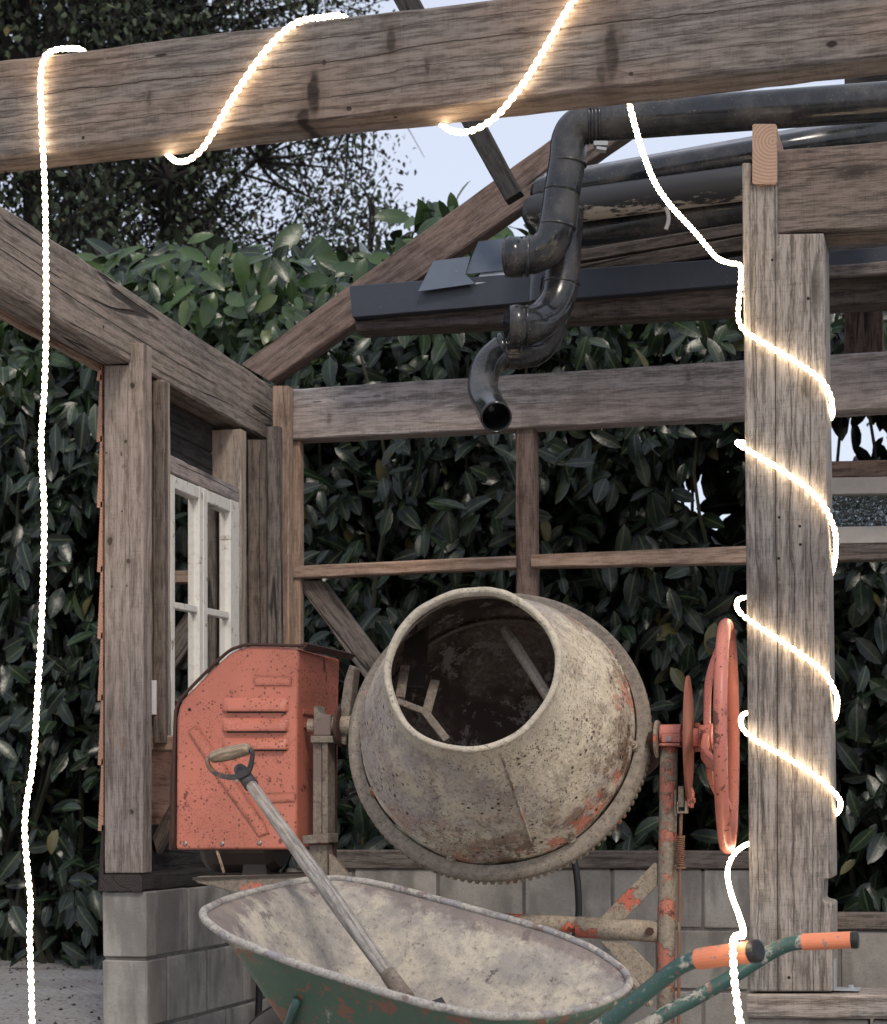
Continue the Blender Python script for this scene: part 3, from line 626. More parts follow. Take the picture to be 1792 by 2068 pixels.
V, Fc = prism([(x0_, 5.056, zt_-.004), (x0_, 5.056, -.1), (x0_+1.5, 5.056, -.1), (x0_+1.5, 5.056, zt_-.004)], Vector((0, .12, 0))); mesh('mortar', V, Fc, M_mortar, rw_)
fw = thing('block_wall', PY(1700, 2064, YQ), 'pale concrete block course under the sill timber at the lower right edge', 'wall')
zt_ = PY(1740, 2060, YQ).z-.002; x0_ = PY(1509, 1900, YQ).x
for r_ in range(2): course_x(fw, x0_, x0_+1.3, YQ+.01, zt_-.2*r_, .12*r_)
# ---- far window at the right
fwn = thing('transom_window', PY(1740, 1130, 6.3), 'low cream framed window with hammered glass behind the right post', 'window')
def qY(x0, y0_, x1, y1_, Y, th): return prism([PY(x0, y0_, Y), PY(x0, y1_, Y), PY(x1, y1_, Y), PY(x1, y0_, Y)], Vector((0, th, 0)))
for (t_, b_, mt_, nm) in ((930, 962, W_red, 'head_board'), (963, 997, M_whitecl, 'frame'), (1063, 1097, M_whitecl, 'frame'), (1098, 1131, W_brown, 'sill_board')):
    V, Fc = prism([PY(1580, t_+3, 6.3), PY(1580, b_+3, 6.3), PY(2050, b_-6, 6.3), PY(2050, t_-6, 6.3)], Vector((0, .06, 0))); bev(mesh(nm, V, Fc, mt_, fwn), .003)
V, Fc = prism([PY(1580, 1000, 6.34), PY(1580, 1066, 6.34), PY(2050, 1059, 6.34), PY(2050, 992, 6.34)], Vector((0, .006, 0))); mesh('pane', V, Fc, M_frost, fwn)

# ================================================================== lean-to roof edge with stacked gutters
lr = thing('lean_to_roof', P(1100, 600, 5.9), 'edge of a neighbouring lean-to roof with stacked dark gutters behind the downpipe', 'roof')
YL = 5.85
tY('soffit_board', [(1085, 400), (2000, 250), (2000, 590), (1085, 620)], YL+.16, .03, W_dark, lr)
tY('gutter', [(706, 577), (2000, 483), (2000, 530), (712, 641)], YL-.1, .12, M_gutter, lr, cham=.002, jit=.0005)
tY('fascia_board', [(716, 642), (2000, 531), (2000, 600), (720, 668)], YL-.06, .1, W_lean, lr)
tY('board', [(888, 580), (1500, 476), (1500, 507), (876, 608)], YL-.03, .05, W_lean, lr)
tY('board', [(1100, 515), (1500, 449), (1500, 474), (1100, 540)], YL+.02, .05, W_lean, lr)
tY('board', [(1640, 538), (1900, 518), (1900, 545), (1640, 560)], YL-.14, .03, W_brown, lr)
def gpipe(name, x0, y0_, x1, y1_, r, Z0, Z1, mat, dome=True):
    p0 = P(x0, y0_, Z0); p1 = P(x1, y1_, Z1); ax = (p0-p1).normalized(); pts = [p1, p1.lerp(p0, .5), p0]; rs = [r, r, r]
    if dome:
        for a in (25, 50, 70, 85): pts.append(p0+ax*r*math.sin(R(a))); rs.append(r*math.cos(R(a)))
    V, Fc = tube(pts, rs, 24); Fm = frame_of(p1-p0, Vector((0, 1, 0))); Fm.translation = (p0+p1)/2
    return mesh(name, V, Fc, mat, lr, frame=Fm, smooth=True)
gpipe('gutter_pipe', 1102, 388, 1830, 262, .048, 5.75, 5.35, M_pvc)
gpipe('gutter_pipe', 1088, 425, 1800, 330, .050, 5.72, 5.3, M_peel)
gpipe('gutter_pipe', 1120, 478, 1800, 372, .045, 5.78, 5.4, M_pvc, False)
tY('edge_trim', [(1100, 350), (1900, 205), (1900, 213), (1100, 360)], YL-.05, .02, M_lightpl, lr, cham=.001, jit=0)
V, Fc = tube([P(1345+6*math.sin(t/6*3.1), 418+45*t/6, 5.40) for t in range(7)], .006, 6); mesh('gutter_clip', V, Fc, M_whitecl, lr)
for (poly, Yp, mt_) in (([(954, 473), (1110, 452), (1110, 527), (934, 548)], YL-.13, M_flash), ([(867, 518), (941, 507), (935, 548), (957, 569), (843, 587)], YL-.14, M_flash),
                        ([(966, 543), (1030, 535), (1030, 556), (957, 571)], YL-.12, M_lightpl)):
    V, Fc = prism([PY(x, y, Yp) + Vector((0, (600-y)*.0006, 0)) for x, y in poly], Vector((0, .004, 0))); mesh('flashing_panel', V, Fc, mt_, lr)
tY('ridge_board', [(1706, 150), (1830, 140), (1830, 166), (1706, 176)], 5.4, .05, W_dark, lr)

# ================================================================== downpipe
YD = 5.2
dp = thing('downpipe', PY(1005, 860, YD), 'dark grey drainpipe with horizontal run and swan-neck elbows hanging under the front beam', 'pipe')
pA = [PY(x, y, YD) for x, y in ((2700, 140), (2200, 176), (1500, 225), (1230, 245), (1195, 248), (1165, 258), (1150, 285), (1146, 325), (1135, 390), (1126, 450), (1112, 492), (1078, 515), (1022, 519))]
def pm(path, r, n=6): return tube(spl(path, n), r, 28, True)
V, Fc = pm(pA[:9], .0525, 8); mesh('pipe', V, Fc, M_pvc, dp, smooth=True)
V, Fc = pm(pA[7:], .0520, 8); mesh('pipe', V, Fc, M_pvc, dp, smooth=True)
pB = [PY(x, y, Y) for x, y, Y in ((1144, 420, 5.32), (1138, 500, 5.32), (1134, 570, 5.31), (1122, 612, 5.29), (1098, 643, 5.25), (1070, 656, 5.2), (1033, 657, 5.16))]
V, Fc = pm(pB, .0525, 8); mesh('pipe', V, Fc, M_pvc, dp, smooth=True)
V, Fc = pm([PY(x, y, 5.45) for x, y in ((1112, 480), (1104, 560), (1100, 620))], .05, 4); mesh('pipe', V, Fc, M_pvc, dp, smooth=True)
pC = [PY(x, y, Y) for x, y, Y in ((1125, 600, 5.42), (1112, 660, 5.42), (1085, 700, 5.4), (1050, 709, 5.36), (1012, 709, 5.33), (985, 735, 5.28), (976, 770, 5.24), (978, 795, 5.2), (991, 822, 5.14), (1003, 843, 5.06))]
V, Fc = pm(pC[:5], .050, 8); mesh('pipe', V, Fc, M_pvc, dp, smooth=True)
pe = spl(pC[4:], 6); V, Fc = tube(pe, .0445, 28, False)
iv, fi = tube(pe[-8:], .040, 28, False); MBx = MB(); MBx.add((V, Fc)); k0 = len(MBx.v); MBx.add((iv, [f[::-1] for f in fi]))
eo = len(V)-28; io = k0+len(iv)-28; MBx.f += [(eo+k, eo+(k+1) % 28, io+(k+1) % 28, io+k) for k in range(28)]
MBx.f.append(tuple(k0+k for k in range(28))); MBx.out('elbow', M_pvc, dp, smooth=True)
def collar(c, t, r, l=.012, mat=M_pvc):
    t = t.normalized(); V, Fc = lathe([(-l/2, r-.003), (-l/2, r), (0, r+.0016), (l/2, r), (l/2, r-.003)], c, t, 32); return mesh('collar', V, Fc, mat, dp, smooth=True)
for i in range(4): collar(PY(1208-i*7, 247.2+i*.4, YD), rtc+upc*.05, .0565+.001*(i % 2), .007)
collar(PY(1148, 330, YD), Vector((-.1, 0, -1)), .0535, .008); collar(PY(1126, 457, YD), Vector((-.15, 0, -1)), .0535, .008)
collar(PY(1065, 518, YD), rtc, .0560, .01); collar(PY(1038, 519, YD), rtc, .0560, .05); collar(PY(1134, 572, 5.31), Vector((-.1, 0, -1)), .0545, .008)
collar(PY(1064, 657, 5.19), rtc, .0560, .01); collar(PY(1045, 657, 5.17), rtc, .0560, .045)
collar(PY(1050, 709, 5.36), rtc, .052, .01); collar(PY(1015, 709, 5.33), rtc+upc*.2, .0525, .02, M_pvc)
clp = MB(); c_ = PY(1213, 292, YD-.01); clp.add(bar(c_-rtc*.02, c_+rtc*.02, .03, .012)); clp.add(bar(c_-rtc*.012-upc*.012, c_+rtc*.016-upc*.016, .025, .008)); clp.out('pipe_clamp', M_galv, dp)

# ================================================================== CEMENT MIXER
C0 = P(1006, 1482, 4.75); C1 = P(953, 1350, 4.34); ax = (C1-C0).normalized(); h = (C1-C0).length; YM = C0.y
mx = thing('cement_mixer', Vector((C0.x, YM, 0)), 'old orange cement mixer with a cement-crusted open drum and orange handwheel', 'mixer')
e1 = (Vector((1, 0, 0))-ax*ax.x).normalized(); e2 = ax.cross(e1)
DF = Matrix.Identity(4)
for i, a in enumerate((e1, e2, ax)):
    for j in range(3): DF[j][i] = a[j]
DF.translation = C0
pr = [(-.045, .343), (-.01, .349), (.02, .350), (.055, .349), (.058, .344), (.075, .343), (.13, .324), (.20, .295), (.28, .258), (.35, .225), (h-.02, .203), (h-.006, .199), (h-.004, .206), (h+.004, .208), (h+.008, .203), (h+.006, .194), (h-.01, .191)]
V, Fc = lathe(pr, C0, ax, 128, e1, .005)
V = [p+(p-C0).normalized()*.0022*mnoise.noise(p*34) for p in V]; dr = mesh('drum', V, Fc, M_drum, mx, frame=DF, smooth=True)
ip = [(h-.01, .191), (.35, .219), (.28, .256), (.20, .293), (.13, .32), (.06, .335), (.015, .339), (.012, .332), (-.012, .332), (-.015, .339), (-.06, .332), (-.16, .30), (-.24, .26), (-.31, .2), (-.345, .15), (-.35, 0)]
V, Fc = lathe(ip, C0, ax, 80, e1, .004); mesh('drum_lining', V, [f[::-1] for f in Fc], M_dinner, mx, frame=DF, smooth=True)
V, Fc = tube([C0-ax*.03+(e1*math.cos(a)+e2*math.sin(a))*.329 for a in np.linspace(0, 2*math.pi, 65)[:-1]], .006, 6, closed=True); mesh('inner_weld', V, Fc, M_paddle, mx, smooth=True)
op = [(-.045, .343), (-.06, .338), (-.16, .308), (-.25, .265), (-.33, .20), (-.36, .14), (-.362, 0)]
V, Fc = lathe(op, C0, ax, 64, e1); mesh('drum_bottom', V, Fc, M_drum, mx, frame=DF, smooth=True)
# seam ridge
am = PP(1040, 1600, C0+ax*.2, ax)-C0; ang = math.atan2(am.dot(e2), am.dot(e1))
def onprof(s):
    for (s0, r0), (s1_, r1) in zip(pr[5:-6], pr[6:-5]):
        if s0 <= s <= s1_: return r0+(r1-r0)*(s-s0)/(s1_-s0)
    return pr[5][1]
pts = [C0+ax*s+(e1*math.cos(ang+.04*(s-.2))+e2*math.sin(ang+.04*(s-.2)))*(onprof(s)+.0015) for s in np.linspace(.078, .40, 14)]
V, Fc = tube(pts, .0032, 6); mesh('seam', V, Fc, M_drum, mx, smooth=True)
# ring gear
RO = .391; n = 126
V, Fc = lathe([(-.028, .353), (.010, .353), (.018, .356), (.016, .380), (.010, RO-.004), (.004, RO), (-.012, RO), (-.012, .388), (-.03, .386), (-.03, .353)], C0, ax, 128, e1, .0015)
rg_ = mesh('gear_ring', V, Fc, metal('ring_gear_crust', (.46, .14, .09), (.08, .04, .025), .5, .5, .93, (.285, .245, .20), bstr=.8), mx, frame=DF, smooth=False)
tv = []; tf = []
for k in range(n):
    a0_ = 2*math.pi*k/n; da = 2*math.pi/n
    c = []
    for (fa, r) in ((-.42, .384), (-.2, RO+.0015), (.2, RO+.0015), (.42, .384)):
        a = a0_+fa*da; c.append(C0+(e1*math.cos(a)+e2*math.sin(a))*r-ax*.013)
    pv, pf = prism(c, -ax*.02); o_ = len(tv); tv += pv; tf += [tuple(i+o_ for i in f) for f in pf]
t_ = mesh('gear_teeth', tv, tf, M_crust, mx); t_['kind'] = 'stuff'
for (x, y) in ((747, 1603), (919, 1713), (1140, 1675), (1277, 1507), (1249, 1315), (722, 1400)):
    p = PP(x, y, C0+ax*.02, ax); r_ = (p-C0-ax*.02).normalized(); p = C0+ax*.01+r_*.352
    b = MB(); b.add(bar(p-ax*.02, p+ax*.012, .024, .02, r_)); b.add(lathe([(.012, .0), (.012, .012), (.022, .012), (.022, .006), (.032, .006), (.032, 0)], p, ax, 8)); b.out('bolt', M_crust, mx)
# mixing blades inside
def fb(x0, y0_, Z0, x1, y1_, Z1, w, t=.010): return bar(P(x0, y0_, Z0), P(x1, y1_, Z1), w, t, fwd*-1 if False else upc*.3-fwd)
b = MB(); b.add(tube([P(1020, 1272, 4.66), P(1040, 1300, 4.6), P(1075, 1355, 4.52), P(1122, 1430, 4.46)], [.012, .0155, .014, .013], 8)); b.out('mixing_blade', M_paddle, mx)
b = MB(); b.add(fb(818, 1346, 4.60, 808, 1410, 4.5, .024, .012)); b.add(fb(800, 1416, 4.5, 868, 1442, 4.5, .017, .014)); b.add(fb(879, 1376, 4.62, 860, 1446, 4.5, .024, .012)); b.add(fb(856, 1436, 4.5, 903, 1496, 4.46, .02, .014)); bev(b.out('mixing_blade', M_channel, mx), .003)
b = MB(); b.add(fb(845, 1255, 4.82, 835, 1390, 4.72, .06, .012)); b.add(fb(826, 1268, 4.7, 850, 1240, 4.9, .03, .03)); bev(b.out('mixing_blade', M_motor, mx), .003)
# yoke behind the drum
TL = PY(690, 1468, YM); TR = PY(1326, 1492, YM); cen = (TL+TR)/2; half = (TR-TL)/2
arc = [cen-half*math.cos(a)-ax*(.46*math.sin(a)) for a in np.linspace(0, math.pi, 26)]
V, Fc = tube(arc, .026, 8); mesh('yoke', V, Fc, M_darkrust, mx, smooth=True)
def discx(name, c, r, l, mat, n=32, dome=0, A=Vector((1, 0, 0))): # disc about the X axis
    pf = [(-l/2, 0), (-l/2, r*.9), (-l/2+.002, r), (l/2-.002, r), (l/2, r*.9), (l/2+dome, 0)]
    V, Fc = lathe(pf, c, A, n); return mesh(name, V, Fc, mat, mx, smooth=False)
# left side
V, Fc = lathe([(-.06, .0), (-.06, .02), (0, .02), (.0, .026), (.06, .026), (.06, 0)], PY(668, 1466, YM), Vector((1, 0, 0)), 20); mesh('trunnion', V, Fc, M_crust, mx, smooth=False)
discx('trunnion_disc', PY(688, 1468, YM), .052, .012, M_darkrust)
polyY('yoke_plate', [(706, 1342), (716, 1350), (706, 1440), (697, 1505), (684, 1500), (686, 1440), (695, 1375)], YM-.01, .05, M_channel, mx, .003)
polyY('bearing_block', [(633, 1427), (640, 1424), (644, 1440), (652, 1444), (668, 1443), (668, 1486), (633, 1486)], YM-.03, .06, M_channel, mx, .003)
polyY('bearing_plate', [(627, 1486), (672, 1486), (672, 1500), (627, 1500)], YM-.045, .09, M_channel, mx, .002)
ch = MB(); ch.add(qY(632, 1500, 650, 1690, YM-.03, .05)); ch.add(qY(650.5, 1500, 662, 1700, YM-.038, .06)); bev(ch.out('upright', M_channel, mx), .002)
V, Fc = qY(664, 1500, 676, 2345, YM+.02, .02); bev(mesh('upright', V, Fc, M_darkrust, mx), .002)
polyY('foot_clamp', [(610, 1688), (663, 1683), (663, 1702), (612, 1705)], YM-.05, .08, M_channel, mx, .002)
V, Fc = qY(624, 1705, 660, 2345, YM-.03, .06); bev(mesh('upright', V, Fc, M_channel, mx), .003)
polyY('gusset', [(664, 1724), (672, 1730), (714, 1778), (664, 1778)], YM-.02, .02, M_crust, mx, .002)
# motor hood
YO = 4.56; HD = .33
out = [(355, 1716), (356, 1560), (357, 1450), (362, 1428), (370, 1412), (418, 1362), (462, 1321), (484, 1310), (505, 1306), (560, 1306), (604, 1311), (600, 1450), (599, 1716)]
hood_poly = [PY(x, y, YO) for x, y in out]
V, Fc = prism(hood_poly, Vector((0, HD, 0))); hd = bev(mesh('motor_hood', V, Fc, M_orange, mx), .007, 3)
# rolled rusty rim over the hood's top and left edge
def flange(pts, dx, dz, w0, w1, mat, nm):
    q0 = [PY(x, y, YO)+Vector((dx, w0, dz)) for x, y in pts]; q1 = [p+Vector((0, w1-w0, 0)) for p in q0]
    n_ = len(q0); vs = q0+q1+[p+Vector((-dx*.0, 0, -.004)) for p in q0]+[p+Vector((0, 0, -.004)) for p in q1]
    fs = []
    for i in range(n_-1): fs += [(i, i+1, n_+i+1, n_+i), (2*n_+i, 3*n_+i, 3*n_+i+1, 2*n_+i+1), (i, 2*n_+i, 2*n_+i+1, i+1), (n_+i, n_+i+1, 3*n_+i+1, 3*n_+i)]
    return mesh(nm, vs, fs, mat, hd)
lip = tube(spl([PY(x, y, YO-.004) for x, y in ((349, 1716), (351, 1560), (354, 1450), (359, 1425), (368, 1408), (416, 1358), (460, 1317), (484, 1306), (505, 1302), (560, 1303), (606, 1304), (616, 1299))], 4), .0045, 8)
V, Fc = lip; mesh('hood_rim', V, Fc, M_darkrust, hd, smooth=True)
polyY('hood_flange', [(341, 1717), (343, 1600), (350, 1470), (355, 1450), (355, 1716)], YO+.02, .03, M_darkrust, hd, .001)
pz = [PY(600, 1309, YO-.006), PY(617, 1297, YO-.006), PY(622, 1300, YO-.006), PY(612, 1312, YO-.006)]
V, Fc = prism(pz, Vector((.012, HD+.03, -.0))); mesh('hood_lip', V, Fc, M_darkrust, hd)
# louvres
for (ya_, yb_) in ((1409, 1437), (1450, 1477), (1490, 1514)):
    vs = []; fs = []; K = 6; xs_ = [449, 456, 464, 520, 570, 578, 583]
    for i, x in enumerate(xs_):
        hh = [0, .6, 1, 1, 1, .6, 0][i]*.014
        for k in range(K+1):
            t = k/K; prof = math.sin(min(1, t*1.0)*math.pi/2)**.8 if t < 1 else 1.0
            vs.append(PY(x, ya_+(yb_-ya_)*t, YO)+Vector((0, -.001-hh*prof, 0)))
        vs.append(PY(x, yb_, YO)+Vector((0, .002, 0)))
    m_ = K+2
    for i in range(len(xs_)-1):
        for k in range(m_-1): fs.append((i*m_+k, i*m_+k+1, (i+1)*m_+k+1, (i+1)*m_+k))
    mesh('louvre', vs, [f[::-1] for f in fs], M_orange, hd, smooth=False)
    V, Fc = qY(458, yb_, 578, yb_+3, YO-.0015, .001); mesh('louvre_slot', V, Fc, M_black, hd)
def rib(poly, hgt=.006):
    c = sum((Vector((x, y, 0)) for x, y in poly), Vector())/len(poly)
    base = [PY(x, y, YO)+Vector((0, .001, 0)) for x, y in poly]; top = [PY(c.x+(x-c.x)*.93+(0), c.y+(y-c.y)*.97, YO)+Vector((0, -hgt, 0)) for x, y in poly]
    n_ = len(poly); fs = [tuple(range(n_, 2*n_))[::-1]]+[(i, (i+1) % n_, (i+1) % n_+n_, i+n_) for i in range(n_)]
    o = mesh('stiffening_rib', base+top, fs, M_orange, hd); return bev(o, .003, 2)
rib([(378, 1473), (392, 1464), (540, 1668), (545, 1684), (530, 1688), (440, 1568)])
rib([(515, 1604), (598, 1602), (598, 1616), (522, 1620)], .004)
rib([(512, 1372), (520, 1366), (590, 1368), (590, 1382), (516, 1382)], .004)
for (x, y) in ((374.5, 1704), (449, 1704), (524.5, 1702.5)):
    V, Fc = lathe([(0, .0065), (.002, .0065), (.004, .004), (.004, 0)], PY(x, y, YO), Vector((0, -1, 0)), 14); mesh('screw', V, Fc, M_screw, hd)
for (x, y) in ((541, 1372), (383, 1433)):
    V, Fc = lathe([(0.0012, .0045), (.0014, 0)], PY(x, y, YO), Vector((0, -1, 0)), 12); mesh('screw_hole', V, Fc, M_black, hd)
# side panel pressings
xS = hood_poly[-1].x
for (a, b, c, d_) in ((.02, .2, .10, .0),): pass
sd_ = MB(); Xs = PY(599, 1600, YO).x
for (y0_, y1_, z0, z1) in ((YO+.04, YO+.27, EYE+.27, EYE+.285), (YO+.05, YO+.10, EYE+.235, EYE+.25)):
    sd_.add(prism([(Xs+.001, y0_, z0), (Xs+.001, y1_, z0), (Xs+.001, y1_, z1), (Xs+.001, y0_, z1)], Vector((.006, 0, 0))))
bev(sd_.out('stiffening_rib', M_orange, hd), .003)
# motor below hood
V, Fc = lathe([(-.02, .0), (-.02, .07), (.0, .085), (.17, .085), (.19, .07), (.19, 0)], PY(436, 1700, YO+.12), Vector((1, 0, 0)), 14); mt_ = mesh('motor', V, Fc, M_motor, mx, smooth=False)
polyY('motor_foot', [(492, 1740), (535, 1740), (540, 1770), (488, 1770)], YO+.06, .1, M_motor, mt_, .002)
V, Fc = tube([PY(438, 1718, YO+.01), PY(446, 1742, YO+.01), PY(452, 1762, YO+.02)], .004, 6); mesh('cord', V, Fc, W_orange, mt_)
polyY('base_tray', [(389, 1775), (400, 1770), (596, 1766), (640, 1764), (640, 1812), (506, 1811), (398, 1783)], YO-.04, .03, metal('base_tray_paint', (.52, .15, .09), (.1, .05, .03), .6, .6, .7, (.24, .2, .16)), mx, .003)
V, Fc = prism([PY(389, 1772, YO-.045), PY(640, 1764, YO-.045), PY(640, 1768, YO-.045), PY(389, 1777, YO-.045)], Vector((0, .28, 0))); mesh('base_tray', V, Fc, M_motor, mx)
V, Fc = tube([PY(700, 1600, YM+.2), PY(780, 1560, YM+.25)], .007, 8); mesh('brace_rod', V, Fc, M_iron, mx)
V, Fc = tube([PY(690, 1618, YM+.2), PY(780, 1575, YM+.25)], .006, 8); mesh('brace_rod', V, Fc, M_iron, mx)
# right side frame
V, Fc = tube([PY(1352, 1500, YM), PY(1350, 1620, YM), PY(1347, 1800, YM), PY(1342, 2345, YM)], .0225, 14); mesh('upright', V, Fc, M_stand, mx, smooth=True)
bb = MB(); bb.add(lathe([(-.027, 0), (-.027, .026), (.027, .026), (.027, 0)], PY(1356, 1484, YM), Vector((1, 0, 0)), 20)); bb.add(qY(1336, 1482, 1375, 1500, YM-.028, .056)); bb.add(qY(1331, 1501, 1374, 1507, YM-.035, .07)); bev(bb.out('bearing_block', M_wheel, mx), .002)
b = MB(); b.add(lathe([(0, .007), (.004, .007), (.004, 0)], PY(1352, 1492, YM-.028), Vector((0, -1, 0)), 8)); b.out('bolt', M_screw, mx)
discx('collar_disc', PY(1328, 1493, YM), .047, .010, M_crust)
discx('brake_disc', PY(1391, 1491, YM), .155, .010, M_disc, 64, .010, Vector((.997, .075, 0)))
V, Fc = lathe([(-.06, .017), (.05, .017)], PY(1391, 1490, YM), Vector((1, 0, 0)), 20); mesh('shaft', V, Fc, M_wheel, mx)
hb = MB(); hb.add(lathe([(0, 0), (0, .024), (.036, .024), (.036, 0)], PY(1400, 1489, YM), Vector((1, 0, 0)), 20)); p_ = PY(1409, 1489, YM); hb.add(lathe([(-.036, 0), (-.036, .008), (-.024, .008), (.024, .008), (.036, .008), (.036, 0)], p_, Vector((0, 0, 1)), 6)); hb.out('hub', M_wheel, mx)
# handwheel (the axle is a few degrees off the wall line)
AR = R(3.7); XA = Vector((math.cos(AR), math.sin(AR), 0)); YA = Vector((-math.sin(AR), math.cos(AR), 0))
WX = PY(1469, 1486, YM).x; wc = Vector((WX, YM, PY(1469, 1488, YM).z)); WR = .275
V, Fc = tube([wc+YA*math.cos(a)*WR+up0*math.sin(a)*WR for a in np.linspace(0, 2*math.pi, 73)[:-1]], .0165, 14, closed=True); hw = mesh('handwheel', V, Fc, M_wheel, mx, smooth=True)
hx = PY(1428, 1488, YM).x
for a in (R(78), R(78+120), R(78+240)):
    dv = YA*math.cos(a)+up0*math.sin(a); pts = [Vector((hx, wc.y, wc.z))+dv*.02, Vector((hx, wc.y, wc.z))+dv*.07, Vector((hx+.003, wc.y, wc.z))+dv*.14, Vector((hx+.018, wc.y, wc.z))+dv*.20, wc+dv*.265-Vector((.006, 0, 0))]
    sp_ = spl(pts, 5); vs = []; fs = []; sd2 = dv.cross(XA)
    for i, p in enumerate(sp_):
        wd = .018-.004*(i/len(sp_)); th = .009
        for (aa, bb_) in ((-1, -1), (1, -1), (1, 1), (-1, 1)): vs.append(p+sd2*wd*aa+Vector((1, 0, 0))*th*bb_)
    for i in range(len(sp_)-1):
        for k in range(4): fs.append((i*4+k, i*4+(k+1) % 4, i*4+4+(k+1) % 4, i*4+4+k))
    o = mesh('spoke', vs, [f[::-1] for f in fs], M_wheel, hw); bev(o, .004)
V, Fc = lathe([(-.018, 0), (-.018, .03), (.014, .034), (.02, .026), (.02, 0)], Vector((hx, wc.y, wc.z)), Vector((1, 0, 0)), 20); mesh('wheel_hub', V, Fc, M_wheel, hw)
# brake linkage and spring
lk = MB(); lk.add(qY(1362, 1595, 1366, 1648, YM-.03, .02)); lk.add(qY(1370, 1588, 1381, 1630, YM-.035, .03)); lk.add(qY(1367, 1618, 1370, 1640, YM-.04, .04)); lk.add(qY(1383, 1618, 1386, 1640, YM-.04, .04)); lk.add(qY(1367, 1638, 1386, 1643, YM-.04, .04)); bev(lk.out('brake_link', M_crust, mx), .002)
lk = MB(); lk.add(prism([PY(1387, 1592, YM-.03), PY(1387, 1630, YM-.03), PY(1396, 1632, YM-.03), PY(1398, 1600, YM-.03), PY(1393, 1588, YM-.03)], Vector((0, .05, 0)))); lk.add(lathe([(0, .008), (.03, .008), (.03, 0)], PY(1380, 1617, YM-.01), Vector((1, 0, 0)), 6)); bev(lk.out('brake_shoe', M_wheel, mx), .002)
V, Fc = tube([PY(1376, 1640, YM-.02), PY(1373, 1760, YM-.02), PY(1369, 2345, YM-.02)], .0042, 8); mesh('brake_rod', V, Fc, M_spring, mx)
pts = []
for i in range(12*14+1):
    a = 2*math.pi*i/12; t = i/(12*14); c = PY(1375-1.5*t, 1689+58*t, YM-.02); pts.append(c+Vector((math.cos(a)*.0095, math.sin(a)*.0095, 0)))
V, Fc = tube(pts, .0022, 6); mesh('spring', V, Fc, M_spring, mx, smooth=True)
V, Fc = lathe([(0, 0), (0, .016), (-.004, .016), (-.004, 0)], PY(1373, 1751, YM-.02), Vector((0, 0, 1)), 20); mesh('spring_washer', V, Fc, M_spring, mx)
V, Fc = lathe([(0, 0), (0, .011), (-.006, .011), (-.006, 0)], PY(1375, 1688, YM-.02), Vector((0, 0, 1)), 12); mesh('nut', V, Fc, M_spring, mx)
# cross tubes and braces
V, Fc = tube([PY(640, 1842, YM+.01), PY(1168, 1868, YM+.01)], .0205, 14); mesh('cross_tube', V, Fc, M_crust, mx, smooth=True)
V, Fc = tube([PY(1166, 1872, YM+.01), PY(1330, 1882, YM+.01)], .0275, 16); mesh('cross_sleeve', V, Fc, M_crust, mx, smooth=True)
V, Fc = lathe([(0, 0), (0, .011), (.01, .011), (.01, 0)], PY(1313, 1881, YM-.018), Vector((0, -1, 0)), 6); mesh('bolt', V, Fc, M_darkrust, mx)
polyY('brace', [(1206, 1861), (1322, 1742), (1328, 1745), (1328, 1788), (1262, 1856)], YM+.0, .008, M_crust, mx, .002)
polyY('brace', [(1212, 1900), (1268, 1903), (1322, 1958), (1322, 1995), (1290, 1985)], YM+.0, .008, M_crust, mx, .002)

# ================================================================== WHEELBARROW
wb = thing('wheelbarrow', P(760, 2075, 3.85)*1, 'green wheelbarrow with a cement-coated tray and orange handle grips', 'wheelbarrow')
rim_px = [(410, 1847, 3.79), (418, 1835, 3.85), (455, 1818, 3.99), (505, 1803, 4.13), (570, 1787, 4.26), (627, 1777, 4.34), (700, 1775, 4.37), (790, 1791, 4.33), (896, 1819, 4.26), (1000, 1848, 4.20), (1096, 1875, 4.14), (1180, 1908, 4.09), (1232, 1938, 4.05), (1263, 1964, 4.02), (1272, 1982, 3.97), (1262, 2000, 3.90), (1225, 2020, 3.79), (1170, 2038, 3.67), (1100, 2050, 3.56), (1040, 2052, 3.51), (980, 2049, 3.50), (900, 2036, 3.53), (820, 2016, 3.56), (740, 1991, 3.6), (660, 1966, 3.64), (580, 1939, 3.68), (510, 1912, 3.71), (455, 1887, 3.74), (422, 1864, 3.76)]
rim = spl([P(*r) for r in rim_px], 4, True); nR = len(rim)
cz = sum(rim, Vector())/nR
axb = (rt0*-.907+fwd*.42).normalized(); wvb = (rt0*.42+fwd*.907).normalized()
bc = cz - axb*.02; bc.z = cz.z-.27
prof = [(0, 0), (.05, .08), (.13, .22), (.23, .42), (.33, .62), (.43, .8), (.53, .93), (.66, 1.0), (1, 1.0)]   # (inward, down)
def tray_loops(off):
    loops = []
    for (i_, d_) in prof:
        L_ = []
        for p in rim:
            r0 = p-cz; q = Vector((bc.x, bc.y, 0))+Vector((r0.x, r0.y, 0))*(1-i_)*(1 if i_ else 1)
            zz = p.z+(bc.z-p.z)*d_
            n_ = Vector((r0.x, r0.y, 0)); n_.normalize()
            q.z = zz; q = Vector((p.x, p.y, 0)).lerp(Vector((q.x, q.y, 0)), 1)+Vector((0, 0, zz)) if i_ else Vector((p.x, p.y, zz))
            L_.append(q+(n_*off-Vector((0, 0, abs(off)*.6)) if off else Vector())+Vector((0, 0, .002*mnoise.noise(q*14))))
        loops.append(L_)
    return loops
def tray_mesh(off, flip):
    lp = tray_loops(off); vs = [p for L_ in lp for p in L_]; fs = []
    for i in range(len(lp)-1):
        for k in range(nR): f = (i*nR+k, i*nR+(k+1) % nR, (i+1)*nR+(k+1) % nR, (i+1)*nR+k); fs.append(f[::-1] if flip else f)
    return vs, fs
Fb = Matrix.Translation(cz)
